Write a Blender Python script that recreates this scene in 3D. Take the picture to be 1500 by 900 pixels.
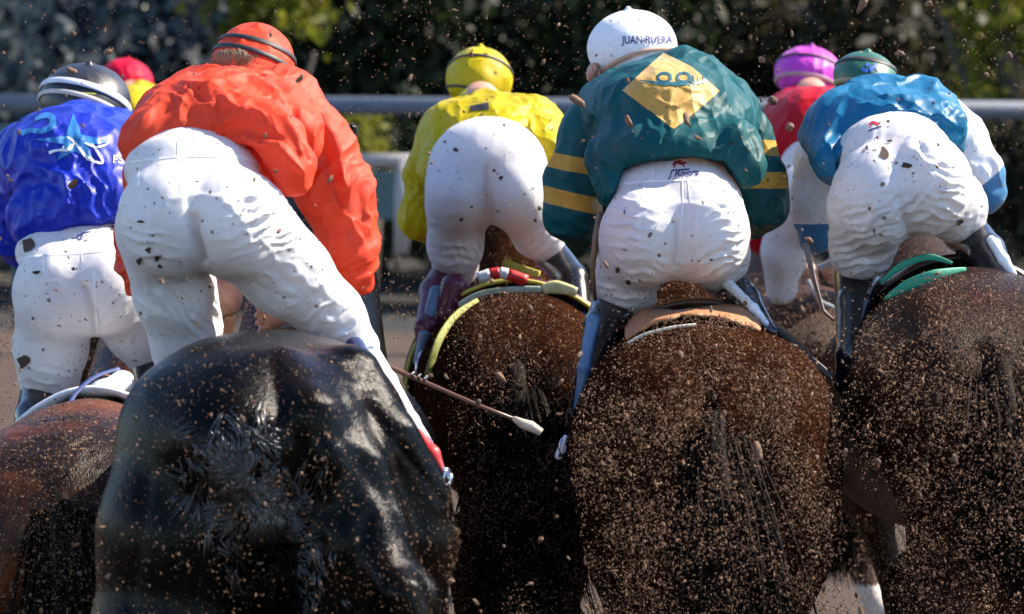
import bpy, bmesh, math, random
import numpy as np
from mathutils import Vector, Matrix
from mathutils.bvhtree import BVHTree

for o in list(bpy.data.objects):
    bpy.data.objects.remove(o, do_unlink=True)
random.seed(7); rng = np.random.default_rng(7)
SC = bpy.context.scene
COL = SC.collection

# ------------------------------------------------------------------ camera, sky, sun, exposure
FPX, CAMH = 5200.0, 2.3
PITCH = math.atan(430/5200)
cd = bpy.data.cameras.new('camera'); cam = bpy.data.objects.new('camera', cd); COL.objects.link(cam)
cam.location = (0, 0, CAMH); cam.rotation_euler = (math.pi/2-PITCH, 0, 0)
cd.sensor_width = 36; cd.lens = 36*FPX/1500; cd.clip_start = .1; cd.clip_end = 2000
cd.dof.use_dof = True; cd.dof.focus_distance = 8.9; cd.dof.aperture_fstop = 4.2
SC.camera = cam
w = bpy.data.worlds.new('World'); SC.world = w; w.use_nodes = True
SUN_EL, SUN_AZ = 42, 70          # azimuth measured from the view direction (+Y) to the right (+X)
nt = w.node_tree; bg = nt.nodes['Background']; sky = nt.nodes.new('ShaderNodeTexSky')
sky.sky_type = 'NISHITA'; sky.sun_disc = False
sky.sun_elevation = math.radians(SUN_EL); sky.sun_rotation = math.radians(SUN_AZ)
sky.air_density = 1.0; sky.dust_density = 0; sky.ozone_density = 2.5; sky.altitude = 1500
nt.links.new(sky.outputs[0], bg.inputs[0]); bg.inputs[1].default_value = .125
sl = bpy.data.lights.new('sun', 'SUN'); sl.energy = 5.0; sl.angle = math.radians(.5); sl.color = (1, .89, .74)
so = bpy.data.objects.new('sun', sl); COL.objects.link(so)
sd = Vector((math.sin(math.radians(SUN_AZ))*math.cos(math.radians(SUN_EL)), math.cos(math.radians(SUN_AZ))*math.cos(math.radians(SUN_EL)), math.sin(math.radians(SUN_EL))))
so.rotation_euler = sd.to_track_quat('Z', 'Y').to_euler(); so.location = (4, 4, 12)
SC.view_settings.view_transform = 'Standard'; SC.view_settings.look = 'None'
SC.view_settings.exposure = 1.52; SC.view_settings.gamma = 1
SC.render.engine = 'CYCLES'

# ------------------------------------------------------------------ pixel <-> world (1500 x 900 picture units)
FW = np.array([0, math.cos(PITCH), -math.sin(PITCH)]); UP = np.array([0, math.sin(PITCH), math.cos(PITCH)]); RT = np.array([1., 0, 0])
CAM = np.array([0, 0, CAMH])
def W(px, py, d):
    return CAM + RT*((px-750)/FPX*d) + UP*(-(py-450)/FPX*d) + FW*d
def topx(P):
    Q = P-CAM; d = Q@FW
    return 750+(Q@RT)/d*FPX, 450-(Q@UP)/d*FPX, d

# ------------------------------------------------------------------ noise
_perm = np.random.default_rng(3).permutation(256).astype(np.int32); _perm = np.concatenate([_perm, _perm, _perm])
_grad = np.random.default_rng(4).normal(size=(256, 3)).astype(np.float32); _grad /= np.linalg.norm(_grad, axis=1)[:, None]
def perlin(P):
    P = np.asarray(P, np.float32); i = np.floor(P).astype(np.int32); f = P-i; i &= 255
    u = f*f*f*(f*(f*6-15)+10); r = np.zeros(len(P), np.float32)
    for dx in (0, 1):
        for dy in (0, 1):
            for dz in (0, 1):
                h = _perm[_perm[_perm[(i[:, 0]+dx) & 255]+((i[:, 1]+dy) & 255)]+((i[:, 2]+dz) & 255)]
                g = _grad[h & 255]; v = ((f-np.array([dx, dy, dz], np.float32))*g).sum(1)
                wx = u[:, 0] if dx else 1-u[:, 0]; wy = u[:, 1] if dy else 1-u[:, 1]; wz = u[:, 2] if dz else 1-u[:, 2]
                r += v*wx*wy*wz
    return r
def sharp(n, p=1.0):                                 # folded cloth profile: narrow crests, wide hollows
    return (1-np.abs(n)*2.2).clip(-.4, 1)**1

# ------------------------------------------------------------------ signed distance modelling
class SDF:
    def __init__(s): s.p = []
    def cone(s, a, b, ra, rb, k=.02, op='u'):
        s.p.append(('c', np.array(a, np.float32), np.array(b, np.float32), ra, rb, k, op)); return s
    def ell(s, c, r, R=None, k=.02, op='u'):
        s.p.append(('e', np.array(c, np.float32), np.array(r, np.float32), np.eye(3, dtype=np.float32) if R is None else np.array(R, np.float32), 0, k, op)); return s
    def cut(s, fn, k=.004): s.p.append(('f', fn, 0, 0, 0, k, 'i')); return s
    def add(s, other): s.p += other.p; return s
    def grown(s, e):
        n = SDF()
        for q in s.p:
            if q[0] == 'c' and q[6] == 'u': n.p.append(('c', q[1], q[2], max(q[3]+e, .006), max(q[4]+e, .006), q[5], 'u'))
            elif q[0] == 'e' and q[6] == 'u': n.p.append(('e', q[1], np.maximum(q[2]+e, .006), q[3], 0, q[5], 'u'))
        return n
    def __call__(s, P):
        d = None
        for q in s.p:
            if q[0] == 'c':
                a, b, ra, rb = q[1:5]; ab = b-a; t = ((P-a)@ab/max(float(ab@ab), 1e-9)).clip(0, 1)
                v = P-a-t[:, None]*ab; di = np.sqrt((v*v).sum(1))-(ra+(rb-ra)*t)
            elif q[0] == 'e':
                v = (P-q[1])@q[3].T; r = q[2]
                k0 = np.sqrt(((v/r)**2).sum(1))+1e-9; k1 = np.sqrt(((v/(r*r))**2).sum(1))+1e-9; di = k0*(k0-1)/k1
            else: di = q[1](P)
            k, op = q[5], q[6]
            if d is None: d = di; continue
            if op == 'u':
                h = (.5+.5*(d-di)/k).clip(0, 1); d = d+(di-d)*h-k*h*(1-h)
            elif op == 's':
                h = (.5-.5*(d+di)/k).clip(0, 1); d = d+(-di-d)*h+k*h*(1-h)
            else:
                h = (.5-.5*(d-di)/k).clip(0, 1); d = d+(di-d)*h+k*h*(1-h); 
        return d
    def bounds(s, m=.03):
        lo = np.full(3, 1e9); hi = -lo
        for q in s.p:
            if q[6] != 'u': continue
            if q[0] == 'c':
                for c, r in ((q[1], q[3]), (q[2], q[4])): lo = np.minimum(lo, c-r); hi = np.maximum(hi, c+r)
            else:
                r = float(q[2].max()); lo = np.minimum(lo, q[1]-r); hi = np.maximum(hi, q[1]+r)
        return lo-m, hi+m

def polygonise(sdf, vox, bounds=None):
    lo, hi = bounds or sdf.bounds(); B = 8
    nb = np.ceil((hi-lo)/(vox*B)).astype(int); n = nb*B
    bc = np.stack(np.meshgrid(*[lo[a]+(np.arange(nb[a])+.5)*B*vox-vox/2 for a in range(3)], indexing='ij'), -1).reshape(-1, 3).astype(np.float32)
    cd_ = sdf(bc); act = np.abs(cd_) < B*vox*.87*1.25+.01
    G = np.repeat(np.repeat(np.repeat(cd_.reshape(nb), B, 0), B, 1), B, 2).astype(np.float32)
    off = np.stack(np.meshgrid(*[np.arange(B)]*3, indexing='ij'), -1).reshape(-1, 3)
    ai = np.argwhere(act.reshape(nb))
    for c0 in range(0, len(ai), 400):
        blk = ai[c0:c0+400]; idx = (blk[:, None, :]*B+off[None]).reshape(-1, 3)
        v = sdf((lo+idx*vox).astype(np.float32)); G[idx[:, 0], idx[:, 1], idx[:, 2]] = v
    S = G < 0
    m = np.zeros(n-1, np.int8)
    for dx in (0, 1):
        for dy in (0, 1):
            for dz in (0, 1): m += S[dx:n[0]-1+dx, dy:n[1]-1+dy, dz:n[2]-1+dz]
    cells = np.argwhere((m > 0) & (m < 8)); cid = np.full(n-1, -1, np.int32); cid[cells[:, 0], cells[:, 1], cells[:, 2]] = np.arange(len(cells))
    acc = np.zeros((len(cells), 3)); cnt = np.zeros(len(cells))
    for ax in range(3):
        o1, o2 = [(1, 2), (0, 2), (0, 1)][ax]
        for a in (0, 1):
            for b in (0, 1):
                s0 = cells.copy(); s0[:, o1] += a; s0[:, o2] += b; s1 = s0.copy(); s1[:, ax] += 1
                g0 = G[tuple(s0.T)]; g1 = G[tuple(s1.T)]; c = (g0 < 0) != (g1 < 0)
                t = np.where(c, g0/np.where(c, g0-g1, 1), 0); p = s0.astype(float); p[:, ax] += t
                acc[c] += p[c]; cnt[c] += 1
    V = lo+acc/np.maximum(cnt, 1)[:, None]*vox
    quads = []
    for ax in range(3):
        o1, o2 = [(1, 2), (2, 0), (0, 1)][ax]
        a0 = [slice(None)]*3; a1 = [slice(None)]*3; a0[ax] = slice(0, -1); a1[ax] = slice(1, None)
        e = np.argwhere(S[tuple(a0)] != S[tuple(a1)])
        e = e[(e[:, o1] > 0) & (e[:, o2] > 0) & (e[:, o1] < n[o1]-1) & (e[:, o2] < n[o2]-1)]
        if not len(e): continue
        ins = S[tuple(e.T)]; q = []
        for d1, d2 in ((-1, -1), (0, -1), (0, 0), (-1, 0)):
            c = e.copy(); c[:, o1] += d1; c[:, o2] += d2; q.append(cid[tuple(c.T)])
        q = np.stack(q, 1); q[~ins] = q[~ins][:, ::-1]; quads.append(q)
    Q = np.concatenate(quads); Q = Q[(Q >= 0).all(1)]
    V = V.astype(np.float32)
    for it in range(2):
        d = sdf(V); N = normals(sdf, V); V = V-N*(d*.8).clip(-vox, vox)[:, None]
    return V, Q, normals(sdf, V)
def normals(sdf, V, e=.003):
    g = np.stack([sdf(V+np.eye(3, dtype=np.float32)[a]*e)-sdf(V-np.eye(3, dtype=np.float32)[a]*e) for a in range(3)], 1)
    return g/(np.linalg.norm(g, axis=1)[:, None]+1e-9)

def mesh_obj(name, V, F, mat, parent=None, origin=None, smooth=True):
    me = bpy.data.meshes.new(name); V = np.asarray(V, np.float32)
    if parent is not None: origin = np.array(parent.matrix_world.translation) if parent.get('_o') is None else np.array(parent['_o'])
    if origin is None: origin = np.zeros(3)
    if isinstance(F, np.ndarray):
        k = F.shape[1]; me.vertices.add(len(V)); me.vertices.foreach_set('co', (V-origin).astype(np.float32).ravel())
        me.loops.add(F.size); me.loops.foreach_set('vertex_index', F.ravel().astype(np.int32))
        me.polygons.add(len(F)); me.polygons.foreach_set('loop_start', np.arange(0, F.size, k, dtype=np.int32))
        me.update(calc_edges=True); me.validate()
    else:
        me.from_pydata([tuple(v) for v in (V-origin)], [], F)
    if smooth: me.polygons.foreach_set('use_smooth', [True]*len(me.polygons))
    o = bpy.data.objects.new(name, me); COL.objects.link(o)
    if mat: me.materials.append(mat)
    if parent is not None: o.parent = parent
    else: o.location = tuple(origin)
    o['_o'] = [float(x) for x in origin]
    return o
def tag(o, label=None, cat=None, group=None, kind=None):
    if label: o['label'] = label
    if cat: o['category'] = cat
    if group: o['group'] = group
    if kind: o['kind'] = kind
    return o

# ------------------------------------------------------------------ materials
def newmat(name):
    m = bpy.data.materials.new(name); m.use_nodes = True; n = m.node_tree
    return m, n, n.nodes['Principled BSDF']
class NB:                                            # tiny node builder
    def __init__(s, nt): s.t = nt; s.L = nt.links.new
    def n(s, t, **k):
        x = s.t.nodes.new(t)
        for a, b in k.items(): setattr(x, a, b)
        return x
    def math(s, op, a, b=None, c=None, clamp=False):
        x = s.n('ShaderNodeMath', operation=op); x.use_clamp = clamp
        for i, v in enumerate((a, b, c)):
            if v is None: continue
            if isinstance(v, (int, float)): x.inputs[i].default_value = v
            else: s.L(v, x.inputs[i])
        return x.outputs[0]
    def mix(s, f, a, b):
        x = s.n('ShaderNodeMix', data_type='RGBA')
        for sock, v in ((x.inputs[0], f), (x.inputs[6], a), (x.inputs[7], b)):
            if isinstance(v, (int, float)): sock.default_value = v
            elif isinstance(v, tuple): sock.default_value = (*v[:3], 1)
            else: s.L(v, sock)
        return x.outputs[2]
    def coord(s, scale=(1, 1, 1), rot=(0, 0, 0)):
        g = s.n('ShaderNodeNewGeometry'); mp = s.n('ShaderNodeMapping'); mp.inputs[2].default_value = rot; mp.inputs[3].default_value = scale
        s.L(g.outputs['Position'], mp.inputs[0]); return mp.outputs[0]
    def noise(s, co, scale, det=3, rough=.5, dist=0):
        x = s.n('ShaderNodeTexNoise'); x.inputs['Scale'].default_value = scale; x.inputs['Detail'].default_value = det
        x.inputs['Roughness'].default_value = rough; x.inputs['Distortion'].default_value = dist; s.L(co, x.inputs['Vector']); return x.outputs[0]
    def ramp(s, f, a, b):
        x = s.n('ShaderNodeMapRange'); x.clamp = True; x.inputs[1].default_value = a; x.inputs[2].default_value = b; s.L(f, x.inputs[0]); return x.outputs[0]
    def spots(s, co, scale, size, amount):            # round flecks, random sizes, only in some cells
        v = s.n('ShaderNodeTexVoronoi'); v.inputs['Scale'].default_value = scale; s.L(co, v.inputs['Vector'])
        sp = s.n('ShaderNodeSeparateColor'); s.L(v.outputs['Color'], sp.inputs[0])
        on = s.math('LESS_THAN', sp.outputs[0], amount); rad = s.math('MULTIPLY', s.math('POWER', sp.outputs[1], 2.0), size)
        rad = s.math('ADD', rad, size*.25)
        return s.math('MULTIPLY', on, s.ramp(s.math('SUBTRACT', rad, v.outputs['Distance']), 0, size*.15))
    def bump(s, h, strength, dist, nrm=None):
        b = s.n('ShaderNodeBump'); b.inputs['Strength'].default_value = strength; b.inputs['Distance'].default_value = dist; s.L(h, b.inputs['Height'])
        if nrm is not None: s.L(nrm, b.inputs['Normal'])
        return b.outputs[0]

MUD = (.045, .022, .012)
def fabric(name, col, rough=.55, sheen=.2, transl=.12, mud=.3, crease=1.0, stripes=(), spec=.35, mudsize=.28, fold=.35):
    m, t, b = newmat(name); q = NB(t)
    co = q.coord()
    warp = q.n('ShaderNodeVectorMath', operation='ADD'); nz = q.n('ShaderNodeTexNoise'); nz.inputs['Scale'].default_value = 9; q.L(co, nz.inputs['Vector'])
    sc_ = q.n('ShaderNodeVectorMath', operation='SCALE'); sc_.inputs[3].default_value = .06; q.L(nz.outputs['Color'], sc_.inputs[0]); q.L(co, warp.inputs[0]); q.L(sc_.outputs[0], warp.inputs[1])
    c = col
    for (pa, pb, hw, x0, x1, sc2) in stripes:        # band about the line pa-pb (world x,z), between x0 and x1
        dx, dz = pb[0]-pa[0], pb[1]-pa[1]; L_ = math.hypot(dx, dz); nx, nz_ = -dz/L_, dx/L_
        sx = q.n('ShaderNodeSeparateXYZ'); q.L(co, sx.inputs[0])
        v = q.math('ADD', q.math('MULTIPLY', sx.outputs[0], nx), q.math('MULTIPLY', sx.outputs[2], nz_))
        v = q.math('ABSOLUTE', q.math('SUBTRACT', v, pa[0]*nx+pa[1]*nz_))
        mk = q.math('LESS_THAN', v, hw); mk = q.math('MULTIPLY', mk, q.math('GREATER_THAN', sx.outputs[0], x0)); mk = q.math('MULTIPLY', mk, q.math('LESS_THAN', sx.outputs[0], x1))
        c = q.mix(mk, c, sc2)
    var = q.noise(co, 60, 4, .7); dark = tuple(x*.86 for x in col)
    if not stripes: c = q.mix(q.ramp(var, .3, .75), c, dark)
    if mud:
        base_c = c
        sp1 = q.spots(warp.outputs[0], 55, mudsize, mud*.55); sp2 = q.spots(warp.outputs[0], 130, .34, mud*.28)
        f = q.math('MAXIMUM', sp1, sp2); c = q.mix(q.math('MULTIPLY', f, .93), c, MUD)
        film = q.ramp(q.noise(co, 6, 4, .65), .5, .85); c = q.mix(q.math('MULTIPLY', film, .16), c, (.22, .16, .12))
    if isinstance(c, tuple): b.inputs['Base Color'].default_value = (*c, 1)
    else: q.L(c, b.inputs['Base Color'])
    b.inputs['Roughness'].default_value = rough; b.inputs['Sheen Weight'].default_value = sheen; b.inputs['Specular IOR Level'].default_value = spec
    weave = q.noise(co, 900, 2, .6); wr = q.n('ShaderNodeTexNoise'); wr.noise_type = 'RIDGED_MULTIFRACTAL'
    wr.inputs['Scale'].default_value = 24; wr.inputs['Detail'].default_value = 3; mp = q.coord((1.6, 1, 1), (.3, .5, .8)); q.L(mp, wr.inputs['Vector'])
    vo = q.n('ShaderNodeTexVoronoi'); vo.inputs['Scale'].default_value = 11; vo.feature = 'F1'; wv = q.n('ShaderNodeVectorMath', operation='ADD'); n9 = q.n('ShaderNodeTexNoise'); n9.inputs['Scale'].default_value = 5; q.L(co, n9.inputs['Vector'])
    s9 = q.n('ShaderNodeVectorMath', operation='SCALE'); s9.inputs[3].default_value = .25; q.L(n9.outputs['Color'], s9.inputs[0]); q.L(q.coord((1.5, .6, .8), (.4, .5, .5)), wv.inputs[0]); q.L(s9.outputs[0], wv.inputs[1]); q.L(wv.outputs[0], vo.inputs['Vector'])
    n0 = q.bump(vo.outputs['Distance'], fold, .045)
    n1 = q.bump(wr.outputs[0], .22*crease, .004, n0); n2 = q.bump(weave, .25, .0012, n1)
    q.L(n2, b.inputs['Normal'])
    if transl:
        tr = q.n('ShaderNodeBsdfTranslucent'); tr.inputs[0].default_value = (*col, 1); mx = q.n('ShaderNodeMixShader'); mx.inputs[0].default_value = transl
        q.L(n2, tr.inputs[1])
        q.L(b.outputs[0], mx.inputs[1]); q.L(tr.outputs[0], mx.inputs[2]); q.L(mx.outputs[0], t.nodes['Material Output'].inputs[0])
    return m
def plain(name, col, rough=.5, metal=0, spec=.5, bumpsc=0, coat=0):
    m, t, b = newmat(name); q = NB(t); co = q.coord()
    c = q.mix(q.ramp(q.noise(co, 35, 4, .7), .35, .75), col, tuple(x*.7 for x in col)); q.L(c, b.inputs['Base Color'])
    b.inputs['Roughness'].default_value = rough; b.inputs['Metallic'].default_value = metal; b.inputs['Specular IOR Level'].default_value = spec; b.inputs['Coat Weight'].default_value = coat
    q.L(q.bump(q.noise(co, bumpsc or 160, 4, .6), .25, .002), b.inputs['Normal'])
    return m
def coat(name, dark, light, rough=.34, fleck=.5, fleckcol=(.16, .085, .045), spec=.5, hair=1.0, patch=(.45, .7), film=0):
    m, t, b = newmat(name); q = NB(t); co = q.coord()
    big = q.noise(co, 3.2, 4, .6, .6); c = q.mix(q.ramp(big, *patch), dark, light)
    if film: c = q.mix(q.math('MULTIPLY', q.ramp(q.noise(co, 30, 6, .85), .35, .7), film), c, (.070, .027, .012))
    st = q.noise(q.coord((1, .35, .16), (.25, .1, .1)), 260, 3, .7)
    c = q.mix(q.ramp(st, .35, .7), c, tuple(x*.45 for x in dark))
    if fleck:
        wn = q.n('ShaderNodeVectorMath', operation='ADD'); nz = q.n('ShaderNodeTexNoise'); nz.inputs['Scale'].default_value = 45; q.L(co, nz.inputs['Vector'])
        s_ = q.n('ShaderNodeVectorMath', operation='SCALE'); s_.inputs[3].default_value = .016; q.L(nz.outputs['Color'], s_.inputs[0]); q.L(co, wn.inputs[0]); q.L(s_.outputs[0], wn.inputs[1])
        dens = q.ramp(q.noise(co, 2.5, 3, .6), .2, .7)
        f = q.math('MAXIMUM', q.spots(wn.outputs[0], 60, .30, fleck*.6), q.spots(wn.outputs[0], 120, .36, fleck))
        f = q.math('MULTIPLY', f, q.math('ADD', q.math('MULTIPLY', dens, .6), .4)); c = q.mix(f, c, fleckcol)
        r = q.math('ADD', q.math('MULTIPLY', f, .5), rough, clamp=True); q.L(r, b.inputs['Roughness'])
    else: b.inputs['Roughness'].default_value = rough
    q.L(c, b.inputs['Base Color']); b.inputs['Specular IOR Level'].default_value = spec
    b.inputs['Sheen Weight'].default_value = .0
    vein = q.noise(co, 11, 3, .55, .8)
    n0 = q.bump(vein, .10, .02); n1 = q.bump(st, 1.0*hair, .004, n0); n2 = q.bump(q.noise(co, 90, 3, .7), .35*hair, .004, n1); q.L(n2, b.inputs['Normal'])
    return m

WHITE = (.80, .79, .80)
M_breech = fabric('breeches_cloth', WHITE, .6, .1, .32, .34, 1.0, fold=.10)
M_breech_r = fabric('breeches_cloth_creased', WHITE, .6, .1, .32, .42, 1.7, fold=.12)
M_seam = fabric('seam_cloth', (.84, .83, .84), .6, .1, .1, 0, .4)
M_orange = fabric('orange_satin', (.80, .075, .03), .55, .0, .3, .06, .8, spec=.2)
M_blue = fabric('blue_satin', (.003, .022, .40), .42, .0, .10, .05, .8, spec=.3)
M_yellow = fabric('yellow_satin', (.56, .43, .003), .45, .0, .25, .2, .8, spec=.2)
M_red = fabric('red_satin', (.42, .002, .012), .5, .0, .08, .1, .8, spec=.12)
M_azure = fabric('azure_satin', (.003, .13, .27), .42, .0, .15, .16, .8, spec=.3)
M_wsleeve = None
M_skin = plain('skin', (.50, .25, .17), .5, bumpsc=90)
M_hair = plain('brown_hair', (.12, .07, .035), .45, bumpsc=400)
M_boot = plain('black_boot_leather', (.012, .012, .016), .25, spec=.6, coat=.3)
M_wleather = plain('white_leather', (.78, .8, .84), .3, coat=.2)
M_navy = plain('navy_leather', (.02, .03, .09), .3, coat=.3)
M_maroon = plain('maroon_leather', (.11, .012, .04), .35)
M_steel = plain('steel', (.7, .71, .74), .25, metal=1)
M_redpad = plain('red_rubber', (.62, .015, .012), .5)
M_black = plain('black_elastic', (.012, .011, .014), .6)
M_dkbrown = plain('brown_leather', (.09, .045, .025), .45)
M_saddle = plain('saddle_leather', (.03, .016, .01), .4)
M_mudlump = plain('mud_lump', (.05, .025, .014), .9, bumpsc=500)

# ------------------------------------------------------------------ rig helpers
class Rig:
    def __init__(s, D): s.D = D
    def P(s, x, y, z): return W(x, y, s.D+z)
    def r(s, px, z=0): return px*(s.D+z)/FPX
    def chain(s, S, pts, k=.03, op='u'):
        for a, b in zip(pts[:-1], pts[1:]): S.cone(s.P(*a[:3]), s.P(*b[:3]), s.r(a[3], a[2]), s.r(b[3], b[2]), k, op)
        return S
    def ell(s, S, x, y, z, rx, ry, rz, rot=0, pit=0, k=.03, op='u'):
        a = math.radians(rot); p = math.radians(pit)
        ex = RT*math.cos(a)-UP*math.sin(a)             # rot: clockwise in the picture
        ey = RT*math.sin(a)+UP*math.cos(a); ez = FW
        ey2 = ey*math.cos(p)+ez*math.sin(p); ez2 = -ey*math.sin(p)+ez*math.cos(p)
        S.ell(s.P(x, y, z), (s.r(rx, z), s.r(ry, z), rz), np.stack([ex, ey2, ez2]), k, op); return S
    def hem(s, S, pts, tilt=0, k=.006):
        X = np.array([p[0] for p in pts], float); Y = np.array([p[1] for p in pts], float); D = s.D
        def fn(P):
            px, py, d = topx(P); return ((py-np.interp(px, X, Y)-tilt*(d-D))*D/FPX*.7).astype(np.float32)
        return S.cut(fn, k)

def displace(V, N, D, amp=.004, scale=11, folds=(), crumple=0, stretch=(1, 1, 1), axis=np.array((.45, .7, .55))):
    px, py, d = topx(V); h = np.zeros(len(V), np.float32)
    if amp: h += amp*(perlin(V*scale*np.array(stretch))*1.2+.5*perlin(V*scale*2.1+7))
    if crumple:
        q = V*scale*1.3*np.array(stretch)+.35*np.stack([perlin(V*8+3), perlin(V*8+11), perlin(V*8+23)], 1)
        U = axis/np.linalg.norm(axis); al = (V@U)[:, None]; qq = (V-al*U)*1.0
        wp = np.stack([perlin(V*3.1+3), perlin(V*3.1+11), perlin(V*3.1+23)], 1)*.16+np.stack([perlin(V*9+3), perlin(V*9+1), perlin(V*9+2)], 1)*.02
        n1 = perlin((qq+wp)*9.5+al*U*2.6); n2 = perlin((qq+wp*.6)*26+al*U*5+9); md = (perlin(V*4.5+31)*1.8+.55).clip(0, 1)
        h += crumple*(((1-np.abs(n1)*4.0).clip(0, 1)**1.3-.25)+md*.5*(1-np.abs(n2)*3.5).clip(0, 1)**1.2)
    view = (V-CAM); view /= np.linalg.norm(view, axis=1)[:, None]; front = (-(view*N).sum(1)*1.6).clip(0, 1)
    for f in folds:
        if f[0] == 'l':                                # crease or ridge along a polyline: ('l', pts, width px, height m)
            pts, wd, a = f[1:4]; best = np.full(len(V), 1e9)
            for i in range(len(pts)-1):
                ax, ay = pts[i]; bx, by = pts[i+1]; L2 = (bx-ax)**2+(by-ay)**2
                t = (((px-ax)*(bx-ax)+(py-ay)*(by-ay))/L2).clip(0, 1)
                # taper the fold at both ends of the polyline
                tt = (i+t)/(len(pts)-1); wl = wd*(.35+.65*np.sin(np.pi*tt.clip(.02, .98))) if len(f) > 4 else wd
                dd = np.hypot(px-ax-t*(bx-ax), py-ay-t*(by-ay))/wl
                best = np.minimum(best, dd)
            h += a*np.exp(-best**2)*front
        else:                                          # patch of parallel wrinkles ('w', cx, cy, rx, ry, angle, wavelength, height)
            _, cx, cy, rx, ry, ang, wl, a = f; c, s_ = math.cos(math.radians(ang)), math.sin(math.radians(ang))
            u = (px-cx)*c+(py-cy)*s_; v = -(px-cx)*s_+(py-cy)*c
            g = np.exp(-(u/rx)**2-(v/ry)**2); wp = perlin(np.stack([u/30, v/24, u*0+cx*.1], 1))*3.0+perlin(np.stack([u/70, v/50, u*0+5], 1))*3; g = g*(perlin(np.stack([u/26, v/16, u*0+cx*.3], 1))*2.0+.75).clip(0, 1.4)
            h += a*g*((1-np.abs(np.sin(math.pi*v/wl+wp)))**1.5*2-.6)*front
    return V+N*h[:, None]

def garment(name, S, mat, parent, vox=.006, amp=.003, scale=11, folds=(), crumple=0, D=9, stretch=(1, 1, 1)):
    V, Q, N = polygonise(S, vox); V = displace(V, N, D, amp, scale, folds, crumple, stretch)
    o = mesh_obj(name, V, Q, mat, parent); o_bvh[o.name] = BVHTree.FromPolygons(V.tolist(), Q.tolist())
    return o
o_bvh = {}

def drape(name, polys, target, mat, parent, off=.003, maxe=5.0, extra=None):
    """lay flat outlines (picture units) onto the surface of a garment as real cloth pieces"""
    bm = bmesh.new()
    for poly in polys:
        vs = [bm.verts.new((x, y, 0)) for x, y in poly]
        try: bm.faces.new(vs)
        except Exception: pass
    if extra:
        for vv, ff in extra:
            vs = [bm.verts.new((x, y, 0)) for x, y in vv]
            for f in ff:
                try: bm.faces.new([vs[i] for i in f])
                except Exception: pass
    bmesh.ops.triangulate(bm, faces=bm.faces[:])
    for _ in range(7):
        es = [e for e in bm.edges if e.calc_length() > maxe]
        if not es: break
        bmesh.ops.subdivide_edges(bm, edges=es, cuts=1); bmesh.ops.triangulate(bm, faces=[f for f in bm.faces if len(f.verts) > 3])
    bvh = o_bvh[target.name]; bad = []; P = {}
    for v in bm.verts:
        d = Vector(W(v.co.x, v.co.y, 1)-CAM).normalized(); loc, nrm, i, dist = bvh.ray_cast(Vector(CAM), d)
        if loc is None: bad.append(v); continue
        if nrm.dot(d) > 0: nrm = -nrm
        v.co = loc+nrm*(off*.35)
    bmesh.ops.delete(bm, geom=bad, context='VERTS')
    for f in bm.faces:
        if f.normal.dot(f.calc_center_median()-Vector(CAM)) > 0: pass
    bm.normal_update()
    for f in bm.faces:
        if f.normal.dot(f.calc_center_median()-Vector(CAM)) > 0: f.normal_flip()
    me = bpy.data.meshes.new(name); org = Vector(parent['_o']); bm.verts.ensure_lookup_table()
    for v in bm.verts: v.co -= org
    bm.to_mesh(me); bm.free(); me.materials.append(mat); me.polygons.foreach_set('use_smooth', [True]*len(me.polygons))
    o = bpy.data.objects.new(name, me); COL.objects.link(o); o.parent = parent; o['_o'] = list(org); return o
def ribbon(pts, w):
    """outline quads of a narrow strip along a polyline"""
    out = []
    P = [np.array(p, float) for p in pts]
    # resample smoothly
    R = []
    for i in range(len(P)-1):
        p0 = P[max(i-1, 0)]; p1 = P[i]; p2 = P[i+1]; p3 = P[min(i+2, len(P)-1)]
        for t in np.linspace(0, 1, 5)[:-1]:
            R.append(.5*((2*p1)+(-p0+p2)*t+(2*p0-5*p1+4*p2-p3)*t*t+(-p0+3*p1-3*p2+p3)*t**3))
    R.append(P[-1]); ww = w if hasattr(w, '__len__') else [w, w]
    n = len(R); V = []
    for i, p in enumerate(R):
        d = R[min(i+1, n-1)]-R[max(i-1, 0)]; d = d/(np.linalg.norm(d)+1e-9); nn = np.array([-d[1], d[0]]); wi = np.interp(i/(n-1), np.linspace(0, 1, len(ww)), ww)/2
        V.append(p+nn*wi); V.append(p-nn*wi)
    return V, [(2*i, 2*i+1, 2*i+3, 2*i+2) for i in range(n-1)]
def textmesh(s, x, y, size, rot=0, shear=0, xs=1.0, bend=0):
    c = bpy.data.curves.new('t', 'FONT'); c.body = s; c.size = 1; c.shear = shear; c.offset = .012; c.resolution_u = 3
    o = bpy.data.objects.new('t', c); COL.objects.link(o); bpy.context.view_layer.update()
    me = bpy.data.meshes.new_from_object(o.evaluated_get(bpy.context.evaluated_depsgraph_get()))
    wd = max(v.co.x for v in me.vertices); a = math.radians(rot); V = []
    for v in me.vertices:
        u = (v.co.x-wd/2)*size*xs; t = -v.co.y*size+bend*(u/(wd*size*xs/2))**2
        V.append((x+u*math.cos(a)-t*math.sin(a), y+u*math.sin(a)+t*math.cos(a)))
    F = [tuple(p.vertices) for p in me.polygons]
    bpy.data.objects.remove(o); bpy.data.curves.remove(c); bpy.data.meshes.remove(me)
    return V, F

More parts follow.
